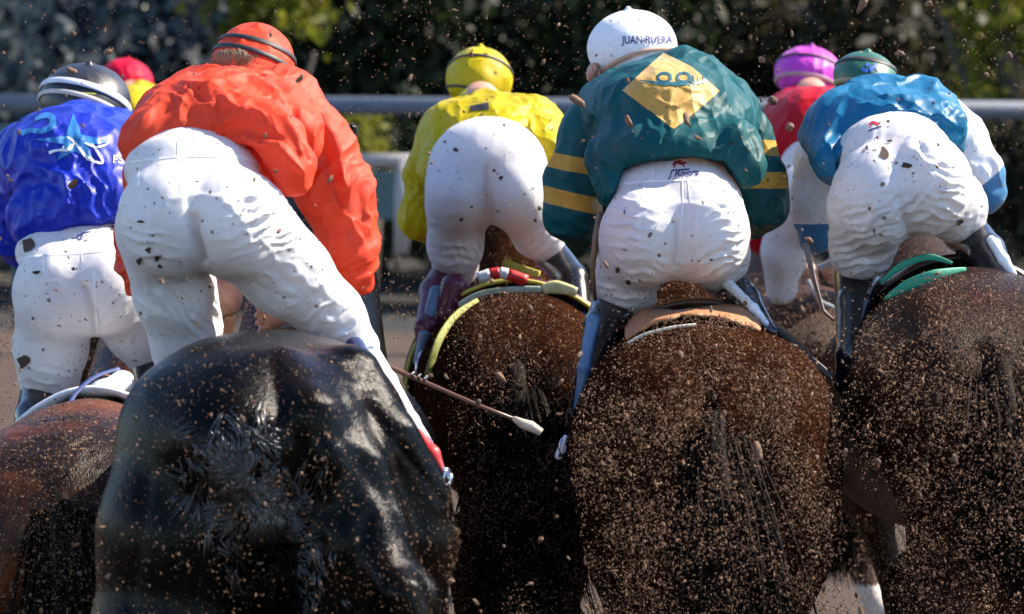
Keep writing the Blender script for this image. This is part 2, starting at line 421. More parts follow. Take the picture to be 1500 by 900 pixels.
def tube(name, pts, rad, mat, parent=None, seg=8, cap=True, flat=1.0):
    """tube through world points; rad scalar or list"""
    P = [Vector(p) for p in pts]; n = len(P); V = []; F = []
    rad = rad if hasattr(rad, '__len__') else [rad]*n
    u = None
    for i in range(n):
        d = (P[min(i+1, n-1)]-P[max(i-1, 0)]).normalized()
        if u is None: u = d.orthogonal().normalized() if flat == 1 else Vector(FW)
        u = (u-d*u.dot(d)).normalized(); v = d.cross(u)
        for j in range(seg): a = 2*math.pi*j/seg; V.append(P[i]+(u*math.cos(a)*flat+v*math.sin(a))*rad[i])
    for i in range(n-1):
        for j in range(seg): F.append((i*seg+j, i*seg+(j+1) % seg, (i+1)*seg+(j+1) % seg, (i+1)*seg+j))
    if cap: F.append(tuple(range(seg))[::-1]); F.append(tuple((n-1)*seg+j for j in range(seg)))
    if name is None: return V, F
    return mesh_obj(name, [tuple(v) for v in V], F, mat, parent, origin=(np.array(P[0]) if parent is None else None))

def strap(name, c, r, R, o, ang, hw, mat, parent, roll=0, grow=1.03):
    a, b = math.radians(ang), math.radians(roll)
    nrm = np.array([math.sin(b)*math.cos(a), math.cos(b)*math.cos(a), math.sin(a)])
    v = np.array([0, math.sin(a), -math.cos(a)]); v = v-nrm*(v@nrm); v /= np.linalg.norm(v); u = np.cross(v, nrm)
    V, F = [], []; n = 64
    for i in range(n):
        t = 2*math.pi*i/n
        for oo, g in ((o-hw, grow), (o-hw*.6, grow+.02), (o+hw*.6, grow+.02), (o+hw, grow)):
            p = (nrm*oo+math.sqrt(max(0, 1-oo*oo))*(u*math.cos(t)+v*math.sin(t)))*g*np.array(r)
            V.append(np.array(c)+p@np.array(R))
    for i in range(n):
        for j in range(3): F.append((i*4+j, ((i+1) % n)*4+j, ((i+1) % n)*4+j+1, i*4+j+1))
    return mesh_obj(name, V, F, mat, parent)

def basis(rot=0, pit=0):
    a = math.radians(rot); p = math.radians(pit)
    ex = RT*math.cos(a)-UP*math.sin(a); ey = RT*math.sin(a)+UP*math.cos(a); ez = FW
    return np.stack([ex, ey*math.cos(p)+ez*math.sin(p), -ey*math.sin(p)+ez*math.cos(p)])

def hand(S, rig, x, y, z, sx=1, s=1.0):
    """gripping hand: palm with four bent fingers stacked downwards and a thumb across the top (sx: side the knuckles face)"""
    rr = lambda v: v*s
    S.ell(rig.P(x, y, z), (.026*s, .042*s, .03*s), basis(0), .012)
    for i, L in enumerate((.95, 1.05, 1.0, .8)):
        yy = y-17*s+i*12.5*s; f = 12*s*L
        pts = [(x, yy, z, 5.6*s), (x-sx*f*1.5, yy+2, z-.012*s, 5.3*s), (x-sx*f*2.0, yy+5, z+.02*s, 4.8*s), (x-sx*f*1.1, yy+7, z+.04*s, 4.4*s)]
        rig.chain(S, pts, .003)
    rig.chain(S, [(x+sx*4, y-14*s, z+.01, 6.5*s), (x-sx*6, y-24*s, z+.02, 6*s), (x-sx*20*s, y-24*s, z+.025, 5*s)], .005)

def head(S, rig, x, y, z, rx):
    """skull, jaw, nose, brow, ears and neck hidden below a riding cap"""
    m = lambda px: px*(rig.D+z)/FPX
    R = basis(0, 0); c = rig.P(x, y, z); r = m(rx)
    S.ell(c, (r*.8, r*.95, r*.98), R, .02)
    S.cone(c+FW*r*.5-UP*r*.6, c+FW*r*.75-UP*r*.95, r*.42, r*.26, .02)
    S.cone(c+FW*r*.95-UP*r*.25, c+FW*r*1.15-UP*r*.45, r*.09, r*.13, .01)
    for sx in (-1, 1):
        S.cone(c+RT*sx*r*.3+FW*r*.9-UP*r*.08, c+RT*sx*r*.5+FW*r*.8-UP*r*.08, r*.1, r*.08, .015)
        S.ell(c+RT*sx*r*.82-UP*r*.35+FW*r*.1, (r*.08, r*.25, r*.16), R, .006)
        S.ell(c+RT*sx*r*.33+FW*r*.97-UP*r*.24, (r*.1, r*.06, r*.05), R, .004)

def person(label, D, cfg):
    """one jockey: skin body mesh with clothing children. cfg gives prims in picture units."""
    rig = Rig(D); S = SDF()
    br, si = SDF(), SDF()
    cfg['breeches'](rig, br); cfg['silks_body'](rig, si); si_cut = [q for q in si.p if q[0] == 'f']; si.p = [q for q in si.p if q[0] != 'f']; wx, wy = cfg['waist'][:2]; rig.ell(br, wx, wy, .27, cfg['waist'][2], cfg['waist'][3], .2, 0, 0, .05)
    sl_ = SDF(); cfg['sleeves'](rig, sl_)
    S.add(br.grown(-.032)); S.add(si.grown(-.05)); S.add(sl_.grown(-.024))
    si.cone(rig.P(cfg['neck'][0], cfg['neck'][1]+22, cfg['neck'][2]), rig.P(cfg['head'][0], cfg['head'][1]+cfg['head'][3]*.72, cfg['head'][2]-.10), .10, .062, .03)
    hx, hy, hz, hr = cfg['head']; head(S, rig, hx, hy, hz, hr)
    nx, ny, nz_ = cfg['neck']; S.cone(rig.P(hx, hy+hr*.5, hz-.02), rig.P(nx, ny, nz_), .055, .065, .03)
    for h in cfg['hands']: hand(S, rig, *h)
    for a in cfg.get('arms', ()): rig.chain(S, a, .02)
    for e in cfg.get('ears', ()): rig.ell(S, *e, .03, 15, 0, .006)
    for l in cfg['legs']: rig.chain(S, [(p[0], p[1], p[2], max(p[3]-3, 4)) for p in l], .02)
    base = np.array(rig.P(*cfg['base'])); 
    V, Q, N = polygonise(S, .009)
    body = mesh_obj('person', V, Q, M_skin, origin=base); tag(body, label, 'person', 'jockeys in the race')
    o_bvh['body'] = BVHTree.FromPolygons(V.tolist(), Q.tolist())
    si.p += si_cut
    sep = cfg.get('sleeve_mat')
    if not sep: si.add(sl_)
    b = garment('breeches', br, cfg['bmat'], body, cfg.get('vox', .006), cfg.get('bamp', .002), 12, cfg.get('bfolds', ()), cfg.get('bcr', .002), D)
    s = garment('silks', si, cfg['smat'], body, cfg.get('vox', .006), cfg.get('samp', .006), 9, cfg.get('sfolds', ()), cfg.get('scr', .006), D)
    out = dict(rig=rig, body=body, breeches=b, silks=s)
    if sep: out['sleeve'] = garment('sleeves', sl_, sep, body, .007, .005, 9, cfg.get('lfolds', ()), .006, D)
    for l in cfg['legs']:
        bs = SDF(); rig.chain(bs, l, .012); mt = l[0][4] if len(l[0]) > 4 else M_boot
        garment('boot', bs, mt, body, .007, .001, 14, (), 0, D)
    # cap
    cx, cy, cz, crx, cry, crz, crot, cpit, cmat = cfg['cap']; cs = SDF()
    rig.ell(cs, cx, cy, cz, crx, cry, crz, crot, cpit); R = basis(crot, cpit)
    c = rig.P(cx, cy, cz); r = (rig.r(crx, cz), rig.r(cry, cz), crz)
    loc = lambda u, v, w_: c+np.array((u*r[0], v*r[1], w_*r[2]))@R
    cs.cone(loc(0, 1.0, 0), loc(0, 1.05, 0), .010, .007, .012)                    # button
    cs.ell(loc(0, -.12, .95), (r[0]*.62, .010, .07), R, .012)                     # peak
    px_, py_, cut = cfg.get('capcut', (0, 0, -.55)); py_ = -.08; cut -= .17
    nn = np.array((px_, 1, py_)); nn = nn/np.linalg.norm(nn)
    def fn(P): q = ((P-c)@R.T)/np.array(r); return ((cut-(q@nn))*min(r)*.8).astype(np.float32)
    cs.cut(fn, .012)
    cap = garment('cap', cs, cmat, body, .005, .0012, 20, list(cfg.get('cfolds', ()))+[('l', [(cx+crx*.10*math.cos(t_), cy-cry*(.93+.05*math.sin(t_))), (cx+crx*(.75*math.cos(t_)), cy-cry*(.62-.20*abs(math.sin(t_*1.0))))], 2.5, .0010, 1) for t_ in ((-.1, .45, .95, 1.5, 2.1, 2.6, 3.2) if cfg.get('pleats', 1) else ())], .0005, D); out['cap'] = cap
    for (o, ang, hw, mt, roll) in cfg.get('straps', ()): strap('strap', c, r, R, o, ang, hw, mt, cap, roll)
    out['capgeo'] = (c, r, R)
    return out

def seams(p, lines, w=3.0, target='breeches', mat=None, off=.0035):
    for l in lines: drape('seam', [], p[target], mat or M_seam, p[target], off, 5, [ribbon(l, w)])
def lumps(p, spots, target='breeches'):
    """mud thrown on the cloth: irregular low lumps"""
    polys = []
    for (x, y, rx, ry) in spots:
        polys = []; n = 16; ph = random.random()*6; polys.append([(x+rx*math.cos(t)*(1+.3*math.sin(3*t+ph)+.15*random.uniform(-1, 1)), y+ry*math.sin(t)*(1+.25*math.sin(2*t+ph))) for t in [2*math.pi*i/n for i in range(n)]])
        drape('mud_splash', polys, p[target], M_mudlump, p[target], .008, 4)
# ================================================================== horses
def normals_noise(v): return np.stack([perlin(v*np.array((60, 60, 9))+i*9.1) for i in range(3)], 1)
def horse(label, D, cx, ytop, half, mat, lift=0.0, hind=None, extra=None, front=None, folds=(), vox=.012, tail=True, tuck=0, split=0, tlen=1.0, lean=0, name_amp=.004, bands=None, body=True):
    """galloping horse seen from behind. D = distance of the croup top; half = half width of the haunches in picture units"""
    rig = Rig(D); s = half*D/FPX/.325; top = rig.P(cx, ytop, 0); zc = top[2]; hx = top[0]; y0 = top[1]-.36*s
    L = lambda x, y, z: np.array([hx+x*s+lean*(z-1.5)*s, y0+y*s, max(zc+(z-1.55)*s, .05)])
    S = SDF()
    if hind: hind(rig, S)
    else:
        S.ell(L(0, .44, 1.27), (.30*s, .44*s, .28*s), None, .05)
        for sx in (-1, 1):
            S.ell(L(sx*(.165-.05*tuck), .30, 1.16+.10*tuck), ((.165-.02*tuck)*s, .30*s, (.33-.10*tuck)*s), None, .07)
            S.cone(L(sx*(.165-.09*tuck+.035*split), .26, 1.02+.06*split), L(sx*(.12-.05*tuck+.09*split), .36, .74), (.155-.05*tuck-.025*split)*s, (.095-.02*tuck)*s, .07-.04*split)
    S.cone(L(0, .6, 1.22), L(0, 1.3, 1.13), .29*s, .30*s, .1); S.cone(L(0, 1.3, 1.13), L(0, 1.62, 1.16), .29*s, .23*s, .1)
    S.cone(L(0, 1.3, 1.38), L(0, .7, 1.38), .10*s, .12*s, .1)
    S.cone(L(0, 1.62, 1.22), L(0, 2.2, 1.66), .20*s, .12*s, .1)
    S.cone(L(0, 2.22, 1.70), L(0, 2.68, 1.44), .115*s, .062*s, .05)
    for sx in (-1, 1): S.cone(L(sx*.06, 2.2, 1.78), L(sx*.078, 2.22, 1.87), .036*s, .013*s, .02)
    for sx, leg in ((-1, (front or FRONT_A)[0]), (1, (front or FRONT_A)[1])):
        pts = [(sx*.17, 1.55, 1.05, .12)]+[(sx*a, b, c, d) for a, b, c, d in leg]
        for a, b in zip(pts[:-1], pts[1:]): S.cone(L(*a[:3]), L(*b[:3]), a[3]*s, b[3]*s, .03)
    for sx, leg in ((-1, (hind_legs := (extra or HIND_A))[0]), (1, hind_legs[1])):
        pts = [(sx*a, b, c, d) for a, b, c, d in leg]
        for a, b in zip(pts[:-1], pts[1:]): S.cone(L(*a[:3]), L(*b[:3]), a[3]*s, b[3]*s, .03)
    V, Q, N = polygonise(S, vox); V = displace(V, N, D, name_amp, 7, folds)
    base = L(0, .36, 1.55); base[2] = 0
    o = mesh_obj('horse', V, Q, mat, origin=base); tag(o, label, 'horse', 'racehorses')
    o_bvh[o.name] = BVHTree.FromPolygons(V.tolist(), Q.tolist())
    # mane: strands along the crest
    VV, FF = [], []
    for i in range(120):
        t = random.random(); a = L(random.uniform(-.015, .015), 1.72+.48*t, 1.44+.36*t); sd_ = random.choice((-1, 1))
        b_ = a+np.array((sd_*.07*s, -.05*s, -.06*s)); c_ = a+np.array((sd_*.12*s, -.10*s, -.19*s))
        v, f = tube(None, [a, b_, c_], [.004, .003, .001], None, seg=3, cap=False); k = len(VV); VV += v; FF += [tuple(x+k for x in q) for q in f]
    mesh_obj('mane', [tuple(v) for v in VV], FF, M_tailhair, o)
    if tail:
        VV, FF = [], []
        for i in range(800):
            x = random.gauss(0, .042)*s; ln = random.uniform(.55, .85); sw = random.gauss(.10, .06); bk = random.gauss(0, .03); wf, wa = random.gauss(5, .5), random.gauss(.03, .012)
            st = L(x/s*.5, .03, 1.36); pts = []
            for t in np.linspace(0, 1, 7):
                pts.append(st+np.array((x*t*1.2+.8*(.10+(sw-.10)*.5)*t*t+wa*math.sin(wf*t)*t, (.02-.16*math.sin(min(3.2*t, 1.57))-.03*t+bk*t)*s, -ln*t*s*tlen+.03*(1-t)*math.sin(3*t))))
            v, f = tube(None, pts, [.003, .0042, .0045, .004, .0035, .0025, .0008], None, seg=3, cap=False); k = len(VV); VV += v; FF += [tuple(q_+k for q_ in q) for q in f]
        cp = [L(.10*.8*t*t+.03*math.sin(5*t)*t, .03-.15*math.sin(min(3.2*t, 1.57))-.03*t, 1.37-.75*tlen*t) for t in np.linspace(0, 1, 12)]
        v, f = tube(None, cp, [.022, .024, .026, .030, .033, .034, .033, .030, .025, .018, .011, .004], None, seg=14); v = np.array([tuple(q_) for q_ in v]); v += normals_noise(v)*.022; k = len(VV); VV += [tuple(q_) for q_ in v]; FF += [tuple(q_+k for q_ in q) for q in f]
        mesh_obj('tail', [tuple(v) for v in VV], FF, M_tailhair, o)
    # eyes, hooves
    o['_L'] = 0
    return o, L, s, rig
FRONT_A = ([(.16, 1.85, .82, .075), (.15, 2.0, .78, .055), (.15, 1.85, .5, .036), (.15, 1.75, .40, .042), (.15, 1.68, .33, .035), (.15, 1.64, .3, .05)],
           [(.15, 1.95, .78, .07), (.14, 2.15, .62, .055), (.14, 2.3, .32, .035), (.14, 2.36, .2, .042), (.14, 2.42, .13, .038), (.14, 2.46, .09, .05)])
HIND_A = ([(.12, .36, .8, .11), (.11, .12, .56, .058), (.11, .1, .3, .038), (.11, .14, .17, .043), (.11, .18, .1, .05)],
          [(.12, .36, .8, .11), (.13, .5, .55, .058), (.12, .66, .3, .038), (.12, .74, .17, .043), (.12, .8, .1, .05)])

HIND_R = ([(.21, .36, .8, .1), (.23, .12, .56, .058), (.25, .1, .3, .038), (.25, .14, .17, .043), (.25, .18, .1, .05)], [(.21, .36, .8, .1), (.23, .5, .55, .058), (.25, .66, .3, .038), (.25, .74, .17, .043), (.25, .8, .1, .05)])
FRONT_R = ([(.15, 1.85, .86, .075), (.085, 1.9, .74, .045), (.03, 1.78, .52, .034), (.0, 1.7, .43, .04), (-.01, 1.64, .40, .05)], [(.12, 1.95, .84, .07), (.07, 2.0, .74, .05), (.07, 1.95, .48, .036), (.07, 1.92, .36, .042), (.07, 1.95, .3, .05)])
HIND_P = ([(.12, .36, .8, .11), (.11, .12, .56, .058), (.11, .1, .3, .038), (.11, .14, .17, .043), (.11, .18, .1, .05)], [(.15, .36, .8, .11), (.20, .5, .52, .06), (.27, .3, .3, .040), (.31, .2, .18, .045), (.33, .24, .1, .05)])
M_tailhair = plain('dark_horse_hair', (.008, .005, .0035), .7, spec=.06, bumpsc=300)
M_blackcoat = coat('black_coat', (.002, .002, .002), (.018, .008, .004), .205, .22, (.09, .05, .03), .08, .48, (.5, .75))
M_darkbay = coat('dark_bay_coat', (.012, .0045, .0025), (.030, .009, .004), .5, .9, (.10, .047, .023), .0, 1.0, film=.55)
M_bay = coat('bay_coat', (.012, .005, .003), (.22, .055, .009), .34, .75, (.17, .095, .05), .15, .6, (.44, .62), film=.25)
M_brown = coat('liver_brown_coat', (.011, .0042, .0025), (.065, .013, .005), .36, .9, (.10, .047, .023), .05, .8, (.48, .7), film=.45)
M_chest = coat('chestnut_coat', (.04, .017, .010), (.13, .05, .022), .45, .9, (.17, .1, .05), .1, 1.0, film=.4)

# --- black horse, nearest: own hindquarters drawn from the photograph's outline
def black_hind(g, S):
    # D here is the croup top; z negative = towards the camera
    g.ell(S, 350, 640, .10, 165, 150, .42, 0, 0, .05)
    g.ell(S, 455, 625, .12, 120, 125, .40, 25, 0, .06)
    # left haunch, long and flat sided
    g.chain(S, [(285, 640, -.05, 108), (262, 780, -.10, 112), (245, 960, -.10, 112), (260, 1080, 0, 85)], .06)
    # right haunch swinging out to the point of the stifle
    g.chain(S, [(475, 605, .05, 88), (560, 715, .0, 74), (590, 790, .0, 76), (578, 900, .02, 70), (560, 1010, .1, 60)], .05)
    g.chain(S, [(500, 700, -.16, 75), (520, 800, -.18, 78), (505, 930, -.15, 75)], .05)
    # ridge over the right buttock down to the point of the hip
    g.chain(S, [(410, 545, -.13, 34), (455, 605, -.24, 26), (480, 665, -.25, 22), (490, 712, -.25, 16)], .05)
    g.chain(S, [(520, 545, -.02, 34), (575, 640, -.08, 28), (630, 725, -.05, 24)], .06)
    g.chain(S, [(352, 575, -.14, 34), (362, 650, -.24, 34), (385, 760, -.24, 30)], .09)
    # point of the right hock, raised behind
    g.chain(S, [(585, 960, -.1, 60), (590, 880, -.24, 44), (566, 845, -.27, 26)], .07)
    g.chain(S, [(590, 870, -.32, 30), (640, 1000, -.3, 26)], .03)
bh, bL, bs_, bR = horse('glossy black horse with wet shining rump, nearest of all, under the orange jockey', 7.75, 390, 487, 255, M_blackcoat, hind=black_hind, vox=.009, tail=False,
    folds=[('l', [(395, 500), (405, 560), (420, 640)], 12, -.007), ('l', [(520, 575), (590, 660), (648, 735)], 7, -.005), ('l', [(500, 640), (560, 720), (600, 800)], 16, -.008),
           ('l', [(430, 760), (470, 800), (450, 900)], 14, -.008), ('l', [(215, 700), (205, 800), (190, 890)], 10, -.006),
           ('l', [(540, 760), (520, 830), (540, 900)], 14, -.010), ('w', 470, 520, 90, 40, 20, 24, .003)], name_amp=.002)
# wet strands named tail: laid on the rump for glints, no hanging tail
VV, FF = [], []
for cl in range(420):
    cx_ = random.gauss(0, 1); y0_ = random.gauss(735, 58); x0_ = 345+(y0_-640)*.32+cx_*38
    an = random.gauss(1.35, .55); cv = random.gauss(0, 1.6); ln = random.uniform(16, 46); up_ = random.uniform(0, .006)
    an = 1.5+3.4*float(perlin(np.array([[x0_/42, y0_/50, .4]]))[0])+random.gauss(0, .22); cv = 2.4*float(perlin(np.array([[x0_/60, y0_/60, 7.4]]))[0])+random.gauss(0, .3)
    for i in range(4):
        o1, o2, o3 = random.gauss(0, 3.5), random.gauss(0, .14), random.gauss(0, .3); pts = []; X_, Y_ = x0_+o1, y0_+random.gauss(0, 4)
        for t in np.linspace(0, 1, 10):
            h_ = o_bvh[bh.name].ray_cast(Vector(CAM), Vector(W(X_, Y_, 1)-CAM).normalized())
            if h_[0] is None: break
            pts.append(np.array(h_[0])+np.array(h_[1])*(.001+up_*.8+.006*math.sin(3.1*t)))
            aa = an+o2+(cv+o3)*t; X_ += ln/9*math.cos(aa); Y_ += ln/9*math.sin(aa)
        if len(pts) < 10: continue
        v, f = tube(None, pts, [.0004, .0009]+[.0012]*4+[.0011, .0008, .0005, .0002], None, seg=4, cap=False); k = len(VV); VV += v; FF += [tuple(q_+k for q_ in q) for q in f]
M_wethair = plain('wet_black_hair', (.014, .012, .012), .22, spec=1.0, bumpsc=300)
mesh_obj('tail', [tuple(v) for v in VV], FF, M_wethair, bh)

gh = horse('dark horse with round dirt-peppered rump under the jockey in teal', 8.8, 1036, 469, 209, M_darkbay, tuck=.4,
           folds=[('l', [(1030, 560), (1040, 700), (1050, 900)], 16, -.015), ('l', [(1110, 640), (1160, 740)], 14, -.006), ('l', [(920, 620), (930, 760)], 16, -.006)])
yh = horse('dark horse in the gap ahead, under the jockey in yellow', 10.15, 757, 434, 158, M_darkbay, tuck=1, folds=[('l', [(750, 540), (745, 700)], 14, -.012)])
rh = horse('rightmost brown horse, under the jockey with the green cap', 8.9, 1440, 399, 205, M_brown, tuck=.9, tlen=.6, front=FRONT_R,
           folds=[('l', [(1440, 520), (1438, 700)], 16, -.015), ('w', 1450, 560, 60, 60, 60, 24, .004)], lean=0)
rL = rh[1]
for (t0, t1, mt, nm) in ((0, .30, 0, 'leg_wrap_or_sunlit_sock'), (.30, .42, 1, 'stripe'), (.42, .7, 0, 'leg_wrap_or_sunlit_sock'), (.7, .8, 1, 'stripe'), (.8, 1, 0, 'leg_wrap_or_sunlit_sock')):
    A_ = rL(.07, 2.0, .72); B_ = rL(.07, 1.95, .46); tube(nm, [A_+(B_-A_)*t0, A_+(B_-A_)*t1], .047*rh[2]+.001*mt, M_redpad if mt else M_wleather, rh[0], 14)
blh = horse('bay horse with ginger patches, leftmost, under the jockey in blue', 8.9, 112, 600, 180, M_bay, folds=[('w', 100, 650, 70, 40, -20, 24, .005)])
ph = horse('chestnut horse glimpsed between two others, under the jockey in crimson', 12.2, 1190, 425, 128, M_chest, extra=HIND_P)
pL = ph[1]
A_ = pL(.205, .485, .50); B_ = pL(.268, .305, .31); tube('leg_wrap_or_sunlit_sock', [A_, A_+(B_-A_)*.33, A_+(B_-A_)*.66, B_], [.050, .047, .046, .049], plain('sunlit_white_sock', (.62, .52, .46), .7), ph[0], 16)  # pale tube: sunlight and white sock of the lower leg put into its colour
fh = horse('bay horse hidden far ahead on the left, under the jockey with the crimson cap', 14.0, 200, 330, 120, M_chest, vox=.02)

def cloth(label, hh, y0, y1, ang, mat, border=None, bw=.035, lift=.018, wob=.006):
    o, L, s, rig = hh; bvh = o_bvh[o.name]; V = []; F = []; na, nyy = 40, 16
    for j in range(nyy+1):
        y = y0+(y1-y0)*j/nyy
        for i in range(na+1):
            a = math.radians(-ang+2*ang*i/na); c = Vector(L(0, y, 1.12)); d = Vector((math.sin(a), 0, math.cos(a)))
            loc, n_, _, _ = bvh.ray_cast(c+d*1.2, -d)
            if loc is None: loc = c+d*.3*s
            V.append(loc+d*(lift+wob*math.sin(i*1.1+j)*math.sin(j*.9)+(.012 if j == 0 else 0)))
    for j in range(nyy):
        for i in range(na): k = j*(na+1)+i; F.append((k, k+1, k+na+2, k+na+1))
    ob = mesh_obj('saddle_cloth', [tuple(v) for v in V], F, mat, origin=np.array(L(0, (y0+y1)/2, 1.5)))
    tag(ob, label, 'saddle cloth', 'saddle cloths')
    md = ob.modifiers.new('thick', 'SOLIDIFY'); md.thickness = .012; md.offset = 1
    if border:
        v0 = [V[i] for i in range(na+1)]
        tube('border', v0, .011 if bw is None else bw*.35, border, ob)
    return ob

def saddle(label, hh, y, rise=.0):
    o, L, s, rig = hh; S = SDF()
    S.ell(L(0, y, 1.50+rise), (.13*s, .26*s, .035), None, .02); S.ell(L(0, y-.22, 1.53+rise), (.13*s, .05, .045), None, .03)
    S.cone(L(0, y+.22, 1.53+rise), L(0, y+.26, 1.57+rise), .045, .03, .03)
    for sx in (-1, 1): S.ell(L(sx*.2, y+.08, 1.36+rise), (.05*s, .16*s, .13*s), None, .03)
    V, Q, N = polygonise(S, .009); ob = mesh_obj('racing_saddle', V, Q, M_saddle, origin=np.array(L(0, y, 1.5))); tag(ob, label, 'saddle', 'racing saddles'); return ob

# ================================================================== jockeys
P_ = {}
# ---- orange
def c_or_b(g, S):
    g.ell(S, 282, 252, .10, 99, 62, .15, 3, 0, .04)
    g.ell(S, 252, 322, .00, 80, 88, .17, 8, 0, .03); g.ell(S, 335, 325, .00, 78, 84, .17, -20, 0, .02)
    g.chain(S, [(235, 345, .04, 63), (252, 430, .14, 54), (268, 500, .22, 45), (270, 545, .26, 40)], .03)
    g.chain(S, [(352, 330, .04, 76), (420, 400, .14, 62), (487, 462, .24, 45), (530, 505, .30, 26)], .03)
    g.chain(S, [(283, 420, .20, 35), (300, 480, .26, 27)], .02)
def c_or_s(g, S):
    g.ell(S, 328, 190, .36, 128, 86, .30, 0, 0, .05)
    g.chain(S, [(222, 209, .12, 42), (258, 192, .30, 50), (300, 168, .48, 50)], .05)
    g.chain(S, [(300, 162, .50, 55), (395, 168, .50, 52), (425, 200, .25, 46)], .06)
    g.chain(S, [(345, 190, .13, 45), (400, 205, .10, 42), (420, 240, .07, 38)], .04)
    g.hem(S, [(150, 222), (172, 226), (184, 240), (192, 246), (200, 216), (240, 204), (290, 198), (340, 200), (372, 212), (398, 250), (408, 276), (428, 292), (445, 280), (458, 250), (480, 200), (520, 160)], tilt=60)
    g.chain(S, [(410, 262, .05, 20), (432, 262, .07, 21)], .02)
def c_or_l(g, S):
    g.chain(S, [(425, 150, .50, 44), (465, 205, .50, 46), (492, 285, .48, 50), (510, 360, .46, 38), (526, 408, .44, 19)], .04)
    g.chain(S, [(268, 172, .48, 42), (226, 260, .50, 42), (218, 350, .55, 40), (224, 388, .55, 44), (280, 420, .50, 28)], .04)
P_['or'] = person('person in an orange-red jacket and white breeches, above the black horse', 8.15, dict(
    waist=(285, 215, 80, 40), breeches=c_or_b, silks_body=c_or_s, sleeves=c_or_l, bmat=M_breech, smat=M_orange, vox=.0048, bcr=.0015, samp=.0025, scr=.012,
    head=(371, 92, .72, 52), neck=(340, 150, .45), base=(290, 560, .1),
    hands=[(338, 436, .40, 1, 1.05), (398, 462, .45, 1, .9)],
    arms=[[(510, 360, .46, 22), (470, 420, .44, 19), (410, 460, .45, 17)], [(224, 388, .5, 22), (300, 420, .42, 18), (335, 430, .40, 17)]],
    legs=[[(270, 540, .25, 34), (240, 620, .12, 24), (222, 690, -.02, 20), (218, 725, .0, 19), (215, 735, .18, 15)],
          [(528, 505, .26, 21, M_wleather), (565, 560, .14, 17), (600, 618, .02, 14), (622, 652, -.03, 13)]],
    cap=(371, 92, .72, 60, 55, .155, 8, -20, M_orange), capcut=(-.05, .15, -.62),
    cfolds=[('l', [(368, 40), (350, 70)], 4, .002), ('l', [(372, 40), (395, 68)], 4, .002), ('l', [(380, 42), (412, 70)], 4, .002)],
    straps=[(.30, 44, .06, M_black, 10), (.0, 44, .06, M_black, 12)],
    bfolds=[('l', [(284, 318), (287, 350), (298, 385)], 6, -.022), ('l', [(268, 250), (275, 300)], 4, -.003),
            ('l', [(215, 370), (222, 322), (248, 294), (284, 286), (325, 292), (352, 318), (366, 350)], 5, .004),
            ('w', 402, 310, 55, 48, -18, 15, .011), ('w', 305, 470, 30, 35, 60, 13, .009), ('w', 215, 355, 40, 25, 12, 18, .005),
            ('w', 480, 470, 60, 50, -35, 26, .007), ('w', 440, 400, 60, 50, 40, 34, .004), ('w', 230, 430, 45, 50, 55, 26, .004), ('l', [(300, 385), (350, 412), (430, 440)], 9, -.004, 1)],
    sfolds=[('l', [(400, 108), (425, 150), (452, 235)], 7, -.012, 1), ('l', [(385, 105), (410, 150), (440, 225)], 9, .008, 1), ('l', [(280, 130), (320, 150), (312, 195)], 10, -.012, 1), ('l', [(270, 122), (320, 135), (345, 160)], 9, .012, 1),
            ('l', [(320, 185), (350, 165), (385, 170)], 9, .014, 1), ('l', [(330, 200), (360, 190), (410, 205)], 8, -.010, 1), ('l', [(365, 205), (405, 215), (440, 250)], 9, .012, 1),
            ('w', 300, 125, 100, 35, 12, 26, .006), ('l', [(455, 150), (490, 200), (505, 270)], 10, .012, 1), ('l', [(470, 190), (482, 250), (500, 300)], 9, -.012, 1), ('w', 515, 330, 30, 80, 80, 30, .005), ('l', [(190, 150), (230, 180), (300, 190)], 14, .006, 1)]))
seams(P_['or'], [[(190, 238), (240, 232), (300, 229), (350, 231), (378, 238)]], 2.5)
seams(P_['or'], [[(262, 205), (263, 240), (267, 285)]], 5)
seams(P_['or'], [[(340, 232), (346, 262)], [(205, 240), (203, 275)]], 2.5)
# ---- blue
def c_bl_b(g, S):
    g.ell(S, 118, 370, .10, 95, 52, .15, 0, 0, .04)
    g.ell(S, 90, 425, 0, 70, 75, .17, 0, 0, .02); g.ell(S, 158, 420, 0, 66, 72, .17, 0, 0, .055)
    g.chain(S, [(82, 440, .04, 60), (74, 510, .12, 52), (72, 550, .2, 46)], .03)
    g.chain(S, [(165, 430, .04, 58), (200, 480, .14, 46), (222, 520, .2, 38)], .03)
def c_bl_s(g, S):
    g.ell(S, 120, 255, .34, 122, 100, .30, 8, 0, .05)
    g.chain(S, [(60, 320, .10, 48), (110, 310, .08, 55), (170, 295, .10, 48)], .05)
    g.chain(S, [(50, 250, .4, 55), (120, 215, .5, 60), (180, 215, .5, 50)], .06)
    g.hem(S, [(-60, 380), (20, 380), (38, 372), (60, 352), (90, 338), (120, 327), (175, 327), (230, 320)], tilt=50)
def c_bl_l(g, S):
    g.chain(S, [(40, 230, .45, 50), (15, 280, .45, 48), (22, 335, .48, 42), (45, 372, .55, 28)], .04)
    g.chain(S, [(185, 230, .5, 45), (215, 300, .5, 40), (210, 390, .55, 35)], .04)
